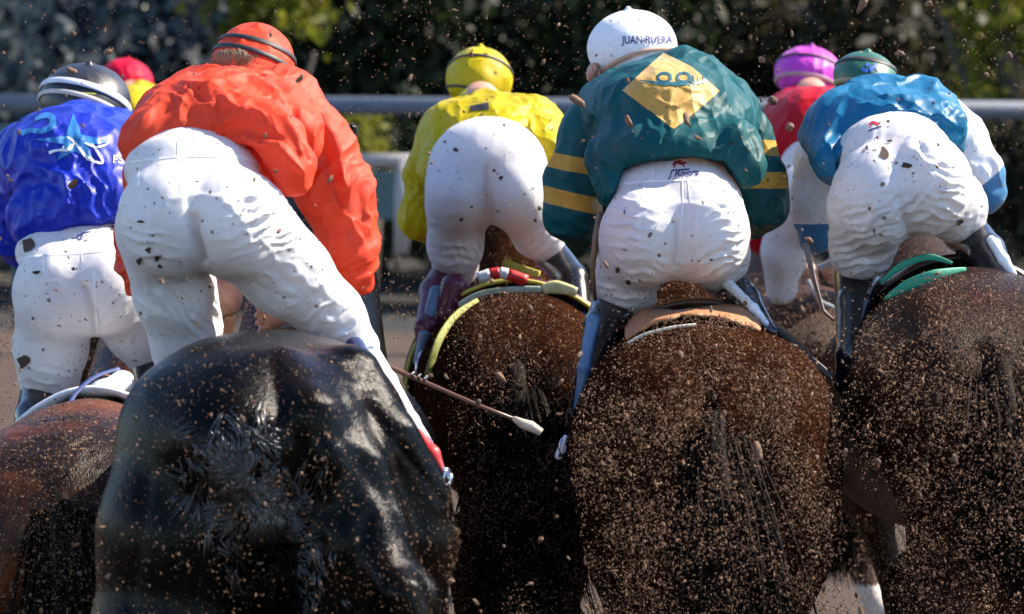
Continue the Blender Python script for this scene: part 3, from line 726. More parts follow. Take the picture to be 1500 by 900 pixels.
P_['bl'] = person('person in a royal blue jacket with a star and a black cap', 9.6, dict(
    waist=(118, 335, 80, 40), breeches=c_bl_b, silks_body=c_bl_s, sleeves=c_bl_l, bmat=M_breech, smat=M_blue, bcr=.0015, samp=.0025, scr=.010,
    head=(125, 145, .75, 48), neck=(122, 190, .55), base=(110, 600, .1), hands=[(90, 470, .7, 1, .8), (180, 470, .7, -1, .8)],
    arms=[[(45, 372, .55, 20), (70, 440, .6, 17), (88, 468, .69, 14)], [(210, 390, .55, 18), (200, 440, .6, 16), (182, 468, .69, 14)]],
    legs=[[(66, 575, .22, 36), (52, 612, .1, 30), (48, 680, -.02, 20), (46, 720, .02, 18), (44, 728, .2, 14)], [(222, 525, .2, 34), (230, 600, .08, 22), (235, 700, .0, 18), (236, 712, .18, 14)]],
    cap=(125, 146, .75, 66, 52, .155, 8, -15, plain('black_cap_cloth', (.012, .012, .018), .42)), capcut=(-.05, .15, -.6),
    straps=[(.02, 42, .085, plain('white_elastic', (.6, .6, .68), .6), 10), (-.30, 42, .06, plain('cream_elastic', (.5, .45, .4), .6), 10)],
    bfolds=[('l', [(125, 420), (138, 460), (142, 486)], 6, -.02), ('w', 60, 560, 50, 30, 10, 16, .006), ('w', 165, 470, 40, 40, -40, 20, .004), ('w', 105, 570, 24, 30, 60, 10, .008), ('w', 60, 460, 40, 60, 20, 26, .003)],
    sfolds=[('l', [(60, 245), (95, 265), (100, 300)], 9, .012, 1), ('w', 120, 270, 60, 40, 70, 22, .010), ('l', [(10, 290), (60, 262), (110, 290), (115, 330)], 8, -.010, 1), ('w', 40, 290, 50, 50, -30, 30, .006), ('l', [(30, 210), (60, 240), (40, 300)], 12, -.008, 1)]))
seams(P_['bl'], [[(25, 382), (60, 374), (110, 372), (170, 366)], [(65, 376), (64, 400)], [(120, 372), (122, 396)], [(138, 400), (140, 440), (142, 480)]], 2.5)
# ---- yellow
def c_ye_b(g, S):
    g.ell(S, 715, 246, .04, 87, 75, .18, 0, 0, .04); g.ell(S, 675, 286, .0, 52, 56, .16, 0, 0, .05); g.ell(S, 757, 284, .0, 50, 56, .16, 0, 0, .035)
    g.chain(S, [(670, 310, .04, 46), (667, 360, .12, 39), (667, 390, .2, 34)], .025)
    g.chain(S, [(764, 300, .04, 43), (788, 342, .14, 36), (802, 364, .2, 26)], .025)
def c_ye_s(g, S):
    g.ell(S, 722, 215, .34, 98, 75, .28, 0, 0, .05); g.chain(S, [(650, 250, .14, 36), (665, 200, .3, 45), (720, 180, .42, 38), (780, 190, .3, 42), (800, 225, .14, 30)], .04)
    g.hem(S, [(560, 420), (600, 400), (622, 372), (628, 330), (629, 250), (640, 215), (660, 192), (692, 174), (715, 170), (745, 176), (770, 188), (792, 218), (803, 245), (815, 240), (840, 225)], tilt=30)
def c_ye_l(g, S):
    g.chain(S, [(652, 190, .45, 38), (632, 250, .45, 36), (618, 318, .48, 31), (650, 345, .55, 26)], .03)
    g.chain(S, [(780, 180, .45, 36), (796, 205, .45, 30), (785, 260, .5, 28), (770, 330, .55, 24)], .03)
P_['ye'] = person('person in a yellow jacket and yellow cap in the middle', 10.4, dict(
    waist=(717, 205, 62, 40), breeches=c_ye_b, silks_body=c_ye_s, sleeves=c_ye_l, bmat=M_breech, smat=M_yellow, bcr=.001, samp=.0025, scr=.008,
    head=(702, 120, .75, 40), neck=(706, 155, .5), base=(715, 430, .1), hands=[(690, 330, .7, 1, .75), (760, 330, .7, -1, .75)],
    arms=[[(650, 345, .55, 18), (670, 340, .65, 13), (688, 332, .69, 12)], [(770, 330, .55, 18), (765, 335, .65, 14), (762, 332, .69, 12)]],
    legs=[[(664, 400, .22, 30, M_maroon), (640, 430, .1, 26), (625, 480, -.02, 17), (622, 530, .02, 14), (620, 538, .2, 12)], [(806, 372, .22, 26), (840, 410, .1, 22), (850, 470, .0, 16), (850, 520, .02, 14), (850, 526, .2, 12)]],
    cap=(702, 116, .75, 49, 47, .145, 3, -12, M_yellow), capcut=(.05, .15, -.68),
    straps=[(.20, 46, .045, M_black, 6), (-.42, 20, .035, M_black, 8)],
    bfolds=[('l', [(714, 250), (716, 290), (718, 322)], 6, -.016), ('w', 800, 345, 36, 30, -40, 14, .007), ('w', 665, 385, 40, 25, 5, 14, .006), ('w', 700, 370, 20, 40, 70, 12, .005), ('w', 650, 330, 30, 40, 20, 22, .003)],
    sfolds=[('l', [(660, 190), (700, 162), (770, 170)], 8, -.008, 1), ('w', 785, 190, 40, 40, 50, 20, .008), ('w', 630, 280, 26, 70, 75, 20, .006), ('w', 690, 175, 50, 24, -20, 16, .006)]))
# ---- green
def c_gr_b(g, S):
    g.ell(S, 985, 290, .10, 98, 62, .15, 0, 0, .04)
    g.ell(S, 945, 345, 0, 66, 75, .17, 0, 0, .025); g.ell(S, 1030, 340, 0, 68, 76, .17, 0, 0, .06)
    g.chain(S, [(938, 360, .04, 56), (918, 405, .14, 46), (912, 425, .2, 40), (932, 440, .2, 28)], .03)
    g.chain(S, [(1036, 350, .04, 56), (1050, 375, .14, 46), (1056, 392, .2, 36)], .03)
def c_gr_s(g, S):
    g.ell(S, 980, 180, .36, 128, 92, .32, 6, 0, .05); g.ell(S, 985, 225, .14, 112, 58, .18, 3, 0, .05)
    g.chain(S, [(893, 235, .08, 38), (900, 275, .05, 30)], .04); g.chain(S, [(1075, 215, .08, 42), (1090, 245, .05, 32)], .04)
    g.chain(S, [(900, 160, .5, 52), (1000, 140, .52, 62), (1060, 165, .45, 52)], .06)
    g.hem(S, [(780, 260), (850, 296), (872, 306), (885, 312), (895, 300), (905, 262), (912, 246), (960, 234), (1010, 229), (1060, 234), (1072, 250), (1084, 274), (1098, 284), (1112, 270), (1125, 240), (1180, 180)], tilt=50)
def c_gr_l(g, S):
    g.chain(S, [(905, 150, .5, 42), (868, 195, .48, 42), (842, 260, .46, 40), (838, 315, .46, 38), (850, 335, .5, 28)], .035)
    g.chain(S, [(1050, 150, .5, 40), (1090, 200, .48, 38), (1112, 270, .46, 38), (1116, 305, .46, 34), (1100, 325, .5, 24)], .035)
def zx(x, y, D): p = W(x, y, D); return (p[0], p[2])
GOLD = (.50, .28, .045); TEAL = (.002, .070, .078)
Dg = 9.46
st_g = [(zx(800, 232, Dg), zx(862, 243, Dg), 11*Dg/FPX, -9, W(866, 200, Dg)[0], GOLD), (zx(796, 283, Dg), zx(885, 303, Dg), 12*Dg/FPX, -9, W(882, 200, Dg)[0], GOLD),
        (zx(1110, 214, Dg), zx(1150, 219, Dg), 11*Dg/FPX, W(1088, 200, Dg)[0], 99, GOLD), (zx(1100, 262, Dg), zx(1150, 263, Dg), 12*Dg/FPX, W(1088, 200, Dg)[0], 99, GOLD)]
M_teal = fabric('teal_satin', TEAL, .5, .0, .08, .14, .8, spec=.15)
M_tealsl = fabric('teal_satin_gold_bands', TEAL, .5, .0, .08, .1, .8, spec=.15, stripes=st_g)
M_gold = fabric('gold_satin', GOLD, .5, .2, .05, .1, 1.5)
P_['gr'] = person('person in a dark teal jacket with a gold diamond on the back', 9.0, dict(
    waist=(985, 255, 88, 45), breeches=c_gr_b, silks_body=c_gr_s, sleeves=c_gr_l, sleeve_mat=M_tealsl, bmat=M_breech, smat=M_teal, vox=.005, bcr=.0015, samp=.0025, scr=.006,
    head=(922, 88, .78, 54), neck=(950, 140, .55), base=(985, 470, .1), hands=[(965, 360, .75, 1, .8), (1010, 360, .75, -1, .8)],
    ears=[(868, 106, .70, 9, 15)], arms=[[(850, 335, .5, 20), (900, 360, .6, 16), (960, 360, .74, 14)], [(1100, 325, .5, 20), (1070, 360, .6, 16), (1014, 360, .74, 14)]],
    legs=[[(905, 440, .22, 36), (885, 480, .1, 30), (862, 550, -.02, 19), (845, 610, .0, 15), (842, 618, .2, 13)], [(1058, 405, .22, 32), (1092, 440, .1, 22), (1125, 490, .0, 14), (1150, 540, .05, 12)]],
    cap=(926, 70, .78, 66, 55, .16, -6, -10, fabric('white_cap_cloth', (.8, .8, .82), .5, .1, .1, .2, .5, fold=.1)), pleats=0, capcut=(.1, .1, -.62),
    straps=[(-.5, 30, .055, plain('tan_elastic', (.5, .33, .24), .6), -14), (-.66, 30, .05, plain('white_elastic_band', (.7, .7, .75), .6), -14)],
    bfolds=[('l', [(990, 325), (992, 360), (988, 388)], 5, -.012), ('l', [(925, 345), (935, 318), (965, 304), (1000, 299), (1045, 304), (1065, 325)], 5, .004),
            ('l', [(935, 362), (958, 382), (988, 388), (1020, 382), (1062, 352), (1072, 325)], 5, .003),
            ('w', 1085, 320, 28, 70, -8, 14, .010), ('w', 912, 420, 40, 28, 8, 14, .007), ('w', 915, 330, 34, 40, 15, 18, .005), ('w', 1060, 385, 50, 24, -30, 14, .007), ('w', 930, 380, 50, 30, 20, 18, .004)],
    sfolds=[('l', [(868, 175), (862, 220), (880, 300)], 8, -.010, 1), ('l', [(880, 240), (905, 255), (910, 262)], 7, -.008, 1), ('w', 960, 215, 90, 30, 85, 30, .006), ('w', 985, 150, 60, 40, 10, 22, .004), ('l', [(1050, 220), (1080, 190), (1090, 170)], 8, .010, 1), ('l', [(1058, 90), (1085, 150), (1110, 230)], 7, -.008, 1)],
    lfolds=[('w', 838, 325, 40, 30, 20, 18, .006), ('w', 1118, 300, 40, 40, 60, 22, .006), ('l', [(1092, 160), (1100, 200)], 8, -.01)]))
seams(P_['gr'], [[(908, 270), (960, 266), (1020, 264), (1078, 268)], [(945, 268), (938, 300)], [(1000, 265), (1001, 298)], [(1008, 265), (1012, 298)], [(1000, 300), (998, 340), (992, 384)], [(957, 236), (956, 266)]], 2.6)
dmd = [(972, 78), (1012, 98), (1054, 134), (1022, 162), (987, 190), (948, 160), (912, 133), (944, 103)]
drape('diamond_patch', [dmd], P_['gr']['silks'], M_gold, P_['gr']['silks'], .004, 4)
def ring(x, y, r, w): 
    a = [(x+r*1.15*math.cos(t), y+r*math.sin(t)*.8) for t in np.linspace(0, 2*math.pi, 15)]; return ribbon(a, w)
M_ink = plain('navy_print', (.01, .02, .16), .6); M_tealprint = plain('teal_print', (.004, .09, .12), .5)
drape('emblem', [], P_['gr']['silks'], M_tealprint, P_['gr']['silks'], .009, 3, [ring(973, 115, 8, 4), ring(1001, 115, 8, 4), ribbon([(937, 119), (955, 122), (975, 124), (1000, 124), (1012, 125)], [1, 4, 6, 5, 3]), ribbon([(1008, 119), (1022, 123), (1034, 118)], 3),
      ribbon([(1014, 112), (1017, 126)], 2.5), ribbon([(1022, 116), (1024, 126)], 2.5), ribbon([(1030, 113), (1030, 123)], 2.5)])
# ---- right, azure and white
def c_rt_b(g, S):
    g.ell(S, 1312, 235, .12, 88, 66, .16, 10, 0, .04)
    g.ell(S, 1282, 290, 0, 66, 78, .17, 0, 0, .03); g.ell(S, 1350, 270, 0, 70, 75, .17, -15, 0, .03)
    g.chain(S, [(1275, 315, .04, 58), (1262, 360, .12, 45), (1260, 380, .2, 40)], .03)
    g.chain(S, [(1362, 270, .04, 60), (1398, 305, .14, 46), (1410, 325, .2, 34)], .03)
def c_rt_s(g, S):
    g.ell(S, 1300, 205, .36, 110, 80, .28, 10, 0, .05); g.chain(S, [(1225, 235, .12, 34), (1225, 195, .3, 44), (1290, 160, .45, 46), (1350, 165, .40, 44), (1385, 190, .2, 32)], .05)
    g.hem(S, [(1150, 300), (1200, 300), (1218, 292), (1226, 240), (1240, 208), (1262, 184), (1288, 168), (1322, 166), (1352, 172), (1378, 190), (1396, 212), (1408, 214), (1420, 190), (1460, 150)], tilt=30)
def c_rt_l(g, S):
    g.chain(S, [(1235, 180, .5, 40), (1200, 235, .5, 34), (1192, 300, .5, 32), (1196, 345, .5, 27)], .03)
    g.chain(S, [(1355, 160, .45, 42), (1400, 205, .45, 40), (1430, 260, .45, 38), (1445, 285, .45, 26)], .035)
Dr = 9.6
AZ = (.008, .15, .34)
st_r = [(zx(1150, 352, Dr), zx(1230, 350, Dr), 24*Dr/FPX, -9, W(1240, 200, Dr)[0], AZ), (zx(1405, 322, Dr), zx(1480, 262, Dr), 26*Dr/FPX, W(1340, 200, Dr)[0], 99, AZ)]
M_wsl = fabric('white_satin_azure_cuffs', (.76, .76, .8), .45, .15, .15, .25, 1.1, stripes=st_r)
P_['rt'] = person('person in an azure jacket with white sleeves and a dark green cap', 9.1, dict(
    waist=(1312, 205, 66, 40), breeches=c_rt_b, silks_body=c_rt_s, sleeves=c_rt_l, sleeve_mat=M_wsl, bmat=M_breech_r, smat=M_azure, bcr=.005, samp=.0025, scr=.010,
    head=(1266, 115, .75, 42), neck=(1275, 155, .5), base=(1310, 430, .1), hands=[(1240, 366, .6, 1, .8), (1360, 300, .7, -1, .8)],
    arms=[[(1196, 345, .5, 18), (1236, 364, .6, 13)], [(1445, 290, .45, 18), (1400, 310, .6, 15), (1364, 302, .69, 13)]],
    legs=[[(1258, 405, .22, 36), (1252, 450, .1, 28), (1245, 520, -.02, 20), (1240, 560, .0, 17), (1240, 568, .2, 14)], [(1412, 338, .22, 34), (1445, 370, .1, 28), (1478, 420, .0, 18), (1500, 470, .05, 15)]],
    cap=(1267, 112, .75, 46, 36, .135, 6, -10, plain('green_cap_cloth', (.006, .09, .05), .5)), capcut=(0, .1, -.6),
    straps=[(.35, 34, .09, M_black, 4), (-.50, 30, .08, plain('khaki_elastic', (.32, .27, .16), .6), 8)],
    bfolds=[('l', [(1318, 290), (1326, 320), (1330, 345)], 6, -.012), ('w', 1260, 360, 50, 50, -12, 12, .008), ('w', 1300, 310, 40, 40, -25, 16, .006), ('w', 1250, 300, 50, 30, -10, 14, .005), ('w', 1400, 280, 40, 60, 15, 14, .008), ('w', 1345, 300, 40, 40, -40, 16, .005), ('w', 1365, 215, 30, 50, 20, 20, .006)],
    sfolds=[('l', [(1225, 215), (1270, 165), (1330, 158)], 8, -.009, 1), ('w', 1330, 145, 70, 25, 12, 16, .009), ('l', [(1300, 140), (1350, 150), (1395, 185)], 8, .010, 1), ('w', 1220, 230, 24, 60, 70, 22, .006)],
    lfolds=[('w', 1190, 280, 30, 60, 80, 24, .005), ('w', 1435, 255, 34, 60, 60, 24, .005)]))
# ---- crimson
def c_cr_b(g, S):
    g.ell(S, 1200, 250, .12, 62, 55, .15, 0, 0, .04); g.ell(S, 1178, 300, 0, 45, 60, .16, 0, 0, .02); g.ell(S, 1228, 300, 0, 45, 60, .16, 0, 0, .02)
    g.chain(S, [(1168, 310, .0, 46), (1150, 370, .05, 33), (1144, 425, .1, 22)], .03); g.chain(S, [(1235, 320, .04, 42), (1260, 380, .14, 28)], .03)
def c_cr_s(g, S):
    g.ell(S, 1190, 195, .32, 76, 68, .28, 0, 0, .05); g.chain(S, [(1150, 220, .15, 30), (1165, 170, .4, 36), (1215, 165, .4, 36)], .04)
    g.hem(S, [(1050, 330), (1140, 300), (1150, 270), (1170, 230), (1200, 215), (1250, 215), (1300, 260)], tilt=30)
def c_cr_l(g, S):
    g.chain(S, [(1155, 170, .45, 33), (1140, 230, .45, 34), (1128, 290, .45, 34), (1120, 340, .45, 30), (1122, 352, .5, 24)], .03); g.chain(S, [(1225, 170, .45, 30), (1250, 260, .45, 30), (1250, 330, .5, 26)], .03)
P_['cr'] = person('person in a crimson jacket and purple cap, half hidden', 12.0, dict(
    waist=(1200, 225, 50, 35), breeches=c_cr_b, silks_body=c_cr_s, sleeves=c_cr_l, bmat=M_breech, smat=M_red, vox=.008, bcr=.001, samp=.004, scr=.005,
    head=(1184, 112, .75, 38), neck=(1190, 145, .5), base=(1190, 420, .1), hands=[(1185, 400, .55, 1, .65), (1215, 400, .55, -1, .65)],
    arms=[[(1122, 352, .5, 16), (1150, 385, .55, 12), (1183, 398, .55, 11)], [(1250, 330, .5, 16), (1230, 380, .55, 12), (1216, 398, .55, 11)]],
    legs=[[(1148, 430, .22, 22), (1142, 480, .1, 17), (1140, 540, 0, 13), (1140, 546, .2, 10)], [(1262, 385, .22, 22), (1280, 450, .1, 17), (1285, 520, 0, 13)]],
    cap=(1184, 108, .75, 50, 40, .145, 6, -12, fabric('purple_cap_cloth', (.50, .035, .45), .5, .05, .1, .1, .6)), capcut=(-.05, .1, -.66),
    straps=[(.16, 44, .05, M_black, 8), (-.45, 36, .07, plain('mauve_elastic', (.4, .2, .25), .6), 6)]))
# ---- far one, crimson cap over yellow
def c_fa_b(g, S):
    g.ell(S, 196, 210, .1, 45, 45, .15, 0, 0, .03); g.chain(S, [(180, 230, .04, 32), (168, 290, .15, 22)], .03); g.chain(S, [(212, 230, .04, 32), (226, 290, .15, 22)], .03)
def c_fa_s(g, S): g.ell(S, 200, 172, .3, 56, 46, .28, 0, 0, .05); g.chain(S, [(185, 160, .4, 26), (208, 140, .4, 23)], .03)
def c_fa_l(g, S): g.chain(S, [(165, 155, .4, 22), (150, 200, .45, 22), (160, 240, .5, 18)], .03); g.chain(S, [(232, 152, .4, 24), (248, 195, .45, 22), (236, 240, .5, 18)], .03)
P_['fa'] = person('person far ahead on the left, only a crimson cap and a yellow shoulder showing', 14.0, dict(
    waist=(196, 185, 36, 30), breeches=c_fa_b, silks_body=c_fa_s, sleeves=c_fa_l, bmat=M_breech, smat=M_yellow, vox=.012, bcr=0, samp=.004, scr=0,
    head=(188, 118, .6, 30), neck=(194, 145, .4), base=(196, 330, .1), hands=[(185, 265, .6, 1, .5), (205, 265, .6, -1, .5)], arms=[[(160, 240, .5, 12), (182, 262, .6, 9)], [(236, 240, .5, 12), (208, 262, .6, 9)]],
    legs=[[(168, 290, .15, 18), (164, 360, 0, 11)], [(226, 290, .15, 18), (230, 360, 0, 11)]],
    cap=(184, 120, .6, 40, 34, .13, 8, -10, fabric('crimson_cap_cloth', (.5, .004, .03), .5, .0, .05, 0, .5, spec=.12)), capcut=(0, .1, -.6)))

# ---- printing, emblems, mud
def text_on(p, target, s, x, y, size, mat, **k):
    d = textmesh(s, x, y, size, **k); return drape('lettering', [], p[target], mat, p[target], .007, 3, [d])
text_on(P_['gr'], 'cap', 'JUAN-RIVERA', 948, 64, 16, M_ink, rot=-1, xs=.76)
text_on(P_['gr'], 'breeches', 'J Rivera', 1002, 259, 14, M_ink, rot=-4, shear=.35, xs=1.0)
M_redprint = plain('red_print', (.45, .01, .03), .6)
drape('emblem', [], P_['gr']['breeches'], M_redprint, P_['gr']['breeches'], .004, 2, [ribbon([(985, 243), (991, 238), (998, 240), (1006, 239)], [1, 4, 5, 2]), ribbon([(990, 240), (987, 247)], 1.6), ribbon([(1000, 241), (1003, 246)], 1.6), ribbon([(994, 240), (996, 235), (999, 236)], 2.5)])
drape('emblem', [], P_['gr']['breeches'], M_ink, P_['gr']['breeches'], .004, 2, [ribbon([(984, 250.5), (1010, 248.5)], 2)])
drape('emblem', [], P_['rt']['breeches'], M_redprint, P_['rt']['breeches'], .004, 2, [ribbon([(1272, 184), (1278, 180), (1286, 182), (1290, 180)], [1, 4, 4, 1]), ribbon([(1277, 183), (1274, 188)], 1.5), ribbon([(1284, 183), (1287, 187)], 1.5)])
drape('emblem', [], P_['rt']['breeches'], M_ink, P_['rt']['breeches'], .004, 2, [ribbon([(1272, 193), (1280, 189), (1291, 186)], 2)])
drape('emblem', [], P_['bl']['breeches'], M_ink, P_['bl']['breeches'], .004, 2, [ribbon([(105, 350), (113, 348), (122, 342), (133, 340)], [1, 1.8, 1.8, 1]), ribbon([(122, 341), (117, 352), (113, 347), (119, 344)], 1.6)])
M_bluep = plain('pale_blue_print', (.02, .16, .42), .45); M_whitep = plain('white_print', (.8, .8, .85), .4)
drape('star', [], P_['bl']['silks'], M_bluep, P_['bl']['silks'], .006, 4, [([(107, 166), (119, 198), (165, 208), (128, 214), (138, 240), (110, 222), (84, 236), (93, 212), (50, 205), (96, 200)], [(0, 1, 9), (1, 2, 3), (3, 4, 5), (5, 6, 7), (7, 8, 9), (1, 3, 5), (1, 5, 7), (1, 7, 9)])])
drape('emblem', [], P_['bl']['silks'], M_bluep, P_['bl']['silks'], .006, 4, [ribbon([(52, 176), (66, 170), (77, 174), (76, 186), (62, 193), (44, 192), (31, 196)], [5, 8, 9, 9, 8, 7, 10])])
drape('emblem', [], P_['bl']['silks'], M_whitep, P_['bl']['silks'], .009, 3, [ribbon([(99, 202), (112, 212), (128, 232), (150, 240), (142, 222), (134, 212)], [2, 4, 5, 3, 4, 2]), ribbon([(72, 224), (88, 220), (102, 220), (110, 208)], [5, 3, 4, 2]), ribbon([(124, 210), (138, 216), (152, 214), (160, 208)], 2.5), ribbon([(88, 222), (94, 216)], 2), ribbon([(98, 222), (104, 212)], 2)])
text_on(P_['bl'], 'silks', 'FS', 172, 240, 17, M_whitep, rot=4)
M_yelp = plain('yellow_print', (.55, .5, .03), .6)
text_on(P_['bl'], 'cap', 'TTTC', 112, 124, 9, M_yelp, rot=3)
drape('emblem', [], P_['bl']['cap'], M_yelp, P_['bl']['cap'], .006, 2, [ribbon([(96, 134), (98, 142)], 2), ribbon([(93, 135), (108, 136), (126, 137), (140, 138)], 1.5)])
drape('lettering', [], P_['ye']['silks'], M_black, P_['ye']['silks'], .006, 3, [ribbon([(689, 160), (716, 156)], [7, 11])])
drape('emblem', [], P_['rt']['cap'], plain('blue_print', (.01, .10, .5), .5), P_['rt']['cap'], .005, 2, [ribbon([(1263, 100), (1266, 104), (1272, 104)], 4), ribbon([(1276, 102), (1282, 98), (1286, 104)], 4), ribbon([(1268, 97), (1274, 94)], 4), ribbon([(1280, 94), (1284, 97)], 3), ribbon([(1274, 98), (1277, 106)], 3)])
text_on(P_['or'], 'cap', 'onc', 373, 84, 8, M_black, rot=8)
lumps(P_['bl'], [(42, 360, 8, 12), (35, 530, 8, 10), (54, 400, 6, 2.5), (165, 335, 3, 4)])
lumps(P_['rt'], [(1295, 225, 6, 10), (1328, 243, 7, 5), (1405, 325, 5, 5), (1285, 203, 2, 2), (1303, 208, 4, 2), (1270, 218, 2, 3)])
lumps(P_['gr'], [(905, 395, 3, 5), (921, 413, 4, 3), (1088, 262, 2, 3), (1042, 381, 2, 2)])
lumps(P_['or'], [(218, 366, 4, 4), (230, 378, 4, 5), (234, 389, 3, 3), (205, 382, 4, 5), (207, 325, 5, 2), (308, 283, 2, 2), (372, 264, 2, 3)])
lumps(P_['ye'], [(668, 220, 4, 3), (724, 250, 2, 2), (734, 261, 3, 3), (789, 305, 3, 4), (783, 322, 2, 3), (676, 321, 3, 2), (690, 303, 2, 2), (730, 309, 2, 2), (652, 209, 2, 2)])
# loose light hair under the orange cap
VV, FF = [], []
g = P_['or']['rig']
for i in range(150):
    t = random.random(); x0 = 322+t*38; u = random.random()
    pts = [g.P(x0+random.gauss(0, 3), 74+abs(x0-343)*.10+random.gauss(0, 2), .50), g.P(x0+random.gauss(0, 5)-(6 if t < .5 else -4), 84+random.gauss(0, 3), .49), g.P(x0+random.gauss(0, 7)-(10 if t < .5 else -6), 95+random.gauss(0, 3), .5)]
    v, f = tube(None, pts, [.0012, .0013, .0006], None, seg=4, cap=False); k = len(VV); VV += v; FF += [tuple(q_+k for q_ in q) for q in f]
mesh_obj('hair', [tuple(v) for v in VV], FF, plain('fair_hair', (.22, .15, .08), .5, bumpsc=300), P_['or']['body'])

# ================================================================== tack
saddle('black racing saddle under the orange jockey', (bh, bL, bs_, bR), .95, -.07)
for k, (hh, n) in dict(gr=(gh, 'under the jockey in teal'), ye=(yh, 'under the jockey in yellow'), rt=(rh, 'under the jockey in azure'), bl=(blh, 'under the jockey in blue'), cr=(ph, 'under the jockey in crimson'), fa=(fh, 'under the far jockey with the crimson cap')).items():
    saddle('dark leather racing saddle '+n, hh, .98, -.07)
M_cbrown = plain('tan_canvas', (.34, .15, .055), .7, bumpsc=60); M_cwhite = plain('white_canvas', (.7, .7, .72), .7); M_cgreen = plain('green_canvas', (.01, .24, .14), .6); M_cyel = plain('yellow_canvas', (.5, .46, .06), .6)
M_cream = plain('cream_binding', (.7, .62, .5), .6); M_cnavy = plain('navy_binding', (.02, .05, .2), .6)
cloth('tan cloth with a brown edge on the horse under the jockey in teal', gh, .66, 1.25, 50, M_cbrown, M_dkbrown, bw=.02)
cloth('maroon cloth with a yellow-green edge on the dark horse in the middle', yh, .60, 1.25, 75, M_maroon, M_cyel, bw=.018)
cloth('dark cloth under the jockey with white sleeves', rh, .72, 1.25, 40, M_saddle, M_saddle, bw=.02)
cloth('white cloth on the leftmost bay horse', blh, .74, 1.3, 60, M_cwhite, None, lift=.014)
#cloth('red cloth under the orange jockey on the black horse', (bh, bL, bs_, bR), .75, 1.25, 45, M_redpad, None)
def smooth(P):
    P = [np.array(p, float) for p in P]; R_ = []
    for i in range(len(P)-1):
        p0 = P[max(i-1, 0)]; p1 = P[i]; p2 = P[i+1]; p3 = P[min(i+2, len(P)-1)]
        for t in np.linspace(0, 1, 6)[:-1]: R_.append(.5*((2*p1)+(-p0+p2)*t+(2*p0-5*p1+4*p2-p3)*t*t+(-p0+3*p1-3*p2+p3)*t**3))
    return R_+[P[-1]]
def loose(name, label, cat, pts, rad, mat, group=None, seg=8):
    if cat in ('strap', 'pad'): pts = smooth(pts); rad = list(np.interp(np.linspace(0, 1, len(pts)), np.linspace(0, 1, len(rad)), rad)) if hasattr(rad, '__len__') else rad
    o = tube(name, pts, rad, mat, None, 12 if cat in ('strap', 'pad') else seg, flat=(.3 if cat in ('strap', 'pad') else 1)); tag(o, label, cat, group); return o
# whip carried by the orange jockey
g = Rig(8.3)
wp = loose('riding_whip', 'long thin brown whip with pale frayed tip, right of the black horse', 'whip', [g.P(420, 470, .25), g.P(500, 508, .2), g.P(575, 540, .12), g.P(640, 568, .08), g.P(700, 594, .04), g.P(755, 615, .0)], [.007, .0065, .006, .0055, .005, .0045], plain('braided_brown_leather', (.16, .07, .04), .35), 'riding whips')
tube('flap', [g.P(752, 613, 0), g.P(765, 621, -.005), g.P(778, 625, -.01), g.P(793, 634, -.01)], [.006, .012, .013, .009], plain('pale_leather', (.6, .48, .36), .5), wp)
for i in range(3): tube('frill', [g.P(603+i*9, 552+i*3.5, .09), g.P(606+i*10, 545+i*3, .08)], [.006, .002], M_steel, wp, 6)
g = Rig(9.0)
wp = loose('riding_whip', 'brown whip hanging beside the left thigh of the jockey in teal', 'whip', [g.P(880, 312, .05), g.P(872, 350, .03), g.P(868, 400, .05), g.P(872, 440, .1)], [.009, .008, .007, .005], plain('worn_brown_leather', (.17, .1, .06), .5), 'riding whips')
g = Rig(9.5)
wp = loose('riding_whip', 'pale whip hanging below the left azure cuff', 'whip', [g.P(1180, 358, 0), g.P(1192, 410, .05), g.P(1205, 455, .1), g.P(1222, 470, .1)], [.008, .007, .006, .004], plain('grey_leather', (.3, .26, .26), .4), 'riding whips')
# stirrups
def stirrup(label, x, y, D, s=1.0, mat=None, rot=0):
    g = Rig(D); c = g.P(x, y, 0); pts = []
    for t in np.linspace(0, 2*math.pi, 17): pts.append(c+np.array((.045*s*math.sin(t)*.5+rot*.02*math.cos(t), .05*s*math.sin(t), .06*s*math.cos(t))))
    o = tube('stirrup_iron', pts, .007*s, mat or M_steel, None, 8, False); tag(o, label, 'stirrup', 'stirrup irons')
    tube('tread', [c+np.array((-.02, -.045, -.055))*s, c+np.array((.02, .045, -.055))*s], .012*s, M_black, o); return o
stirrup('silver stirrup iron at the red toe of the orange jockey', 655, 699, 7.6, .30)
stirrup('steel stirrup iron beside the boot of the jockey in yellow', 620, 540, 10.3, .8)
stirrup('steel stirrup iron under the left boot of the jockey in teal', 824, 655, 8.7, .35)
stirrup('steel stirrup iron under the right boot of the jockey in azure', 1505, 482, 8.9, .8)
# red toe, silver tip and dark inner shaft on the orange jockey's boot; pale shin guards on the others
def strip(p, pts, mat, name='boot_trim'):
    g = p['rig']; S = SDF(); g.chain(S, pts, .008); return garment(name, S, mat, p['body'], .005, 0, 10, (), 0, g.D)
strip(P_['or'], [(612, 636, -.06, 8), (632, 666, -.09, 13), (648, 690, -.10, 5)], M_redpad)
strip(P_['or'], [(648, 690, -.10, 7), (656, 700, -.12, 9)], M_steel)
strip(P_['or'], [(520, 508, .16, 15), (546, 555, .05, 12), (572, 598, -.03, 7)], M_navy)
strip(P_['gr'], [(868, 470, .0, 10), (856, 540, -.06, 9), (846, 596, -.06, 6)], plain('slate_blue_leather', (.10, .2, .34), .35))
strip(P_['gr'], [(828, 640, -.3, 3), (818, 668, -.3, 6)], M_wleather)
strip(P_['gr'], [(1062, 412, .1, 9), (1092, 440, .02, 6), (1104, 452, -.02, 7), (1122, 474, -.06, 5)], M_wleather)
strip(P_['rt'], [(1452, 352, -.02, 7), (1470, 380, -.05, 8), (1484, 402, -.06, 6)], M_wleather)
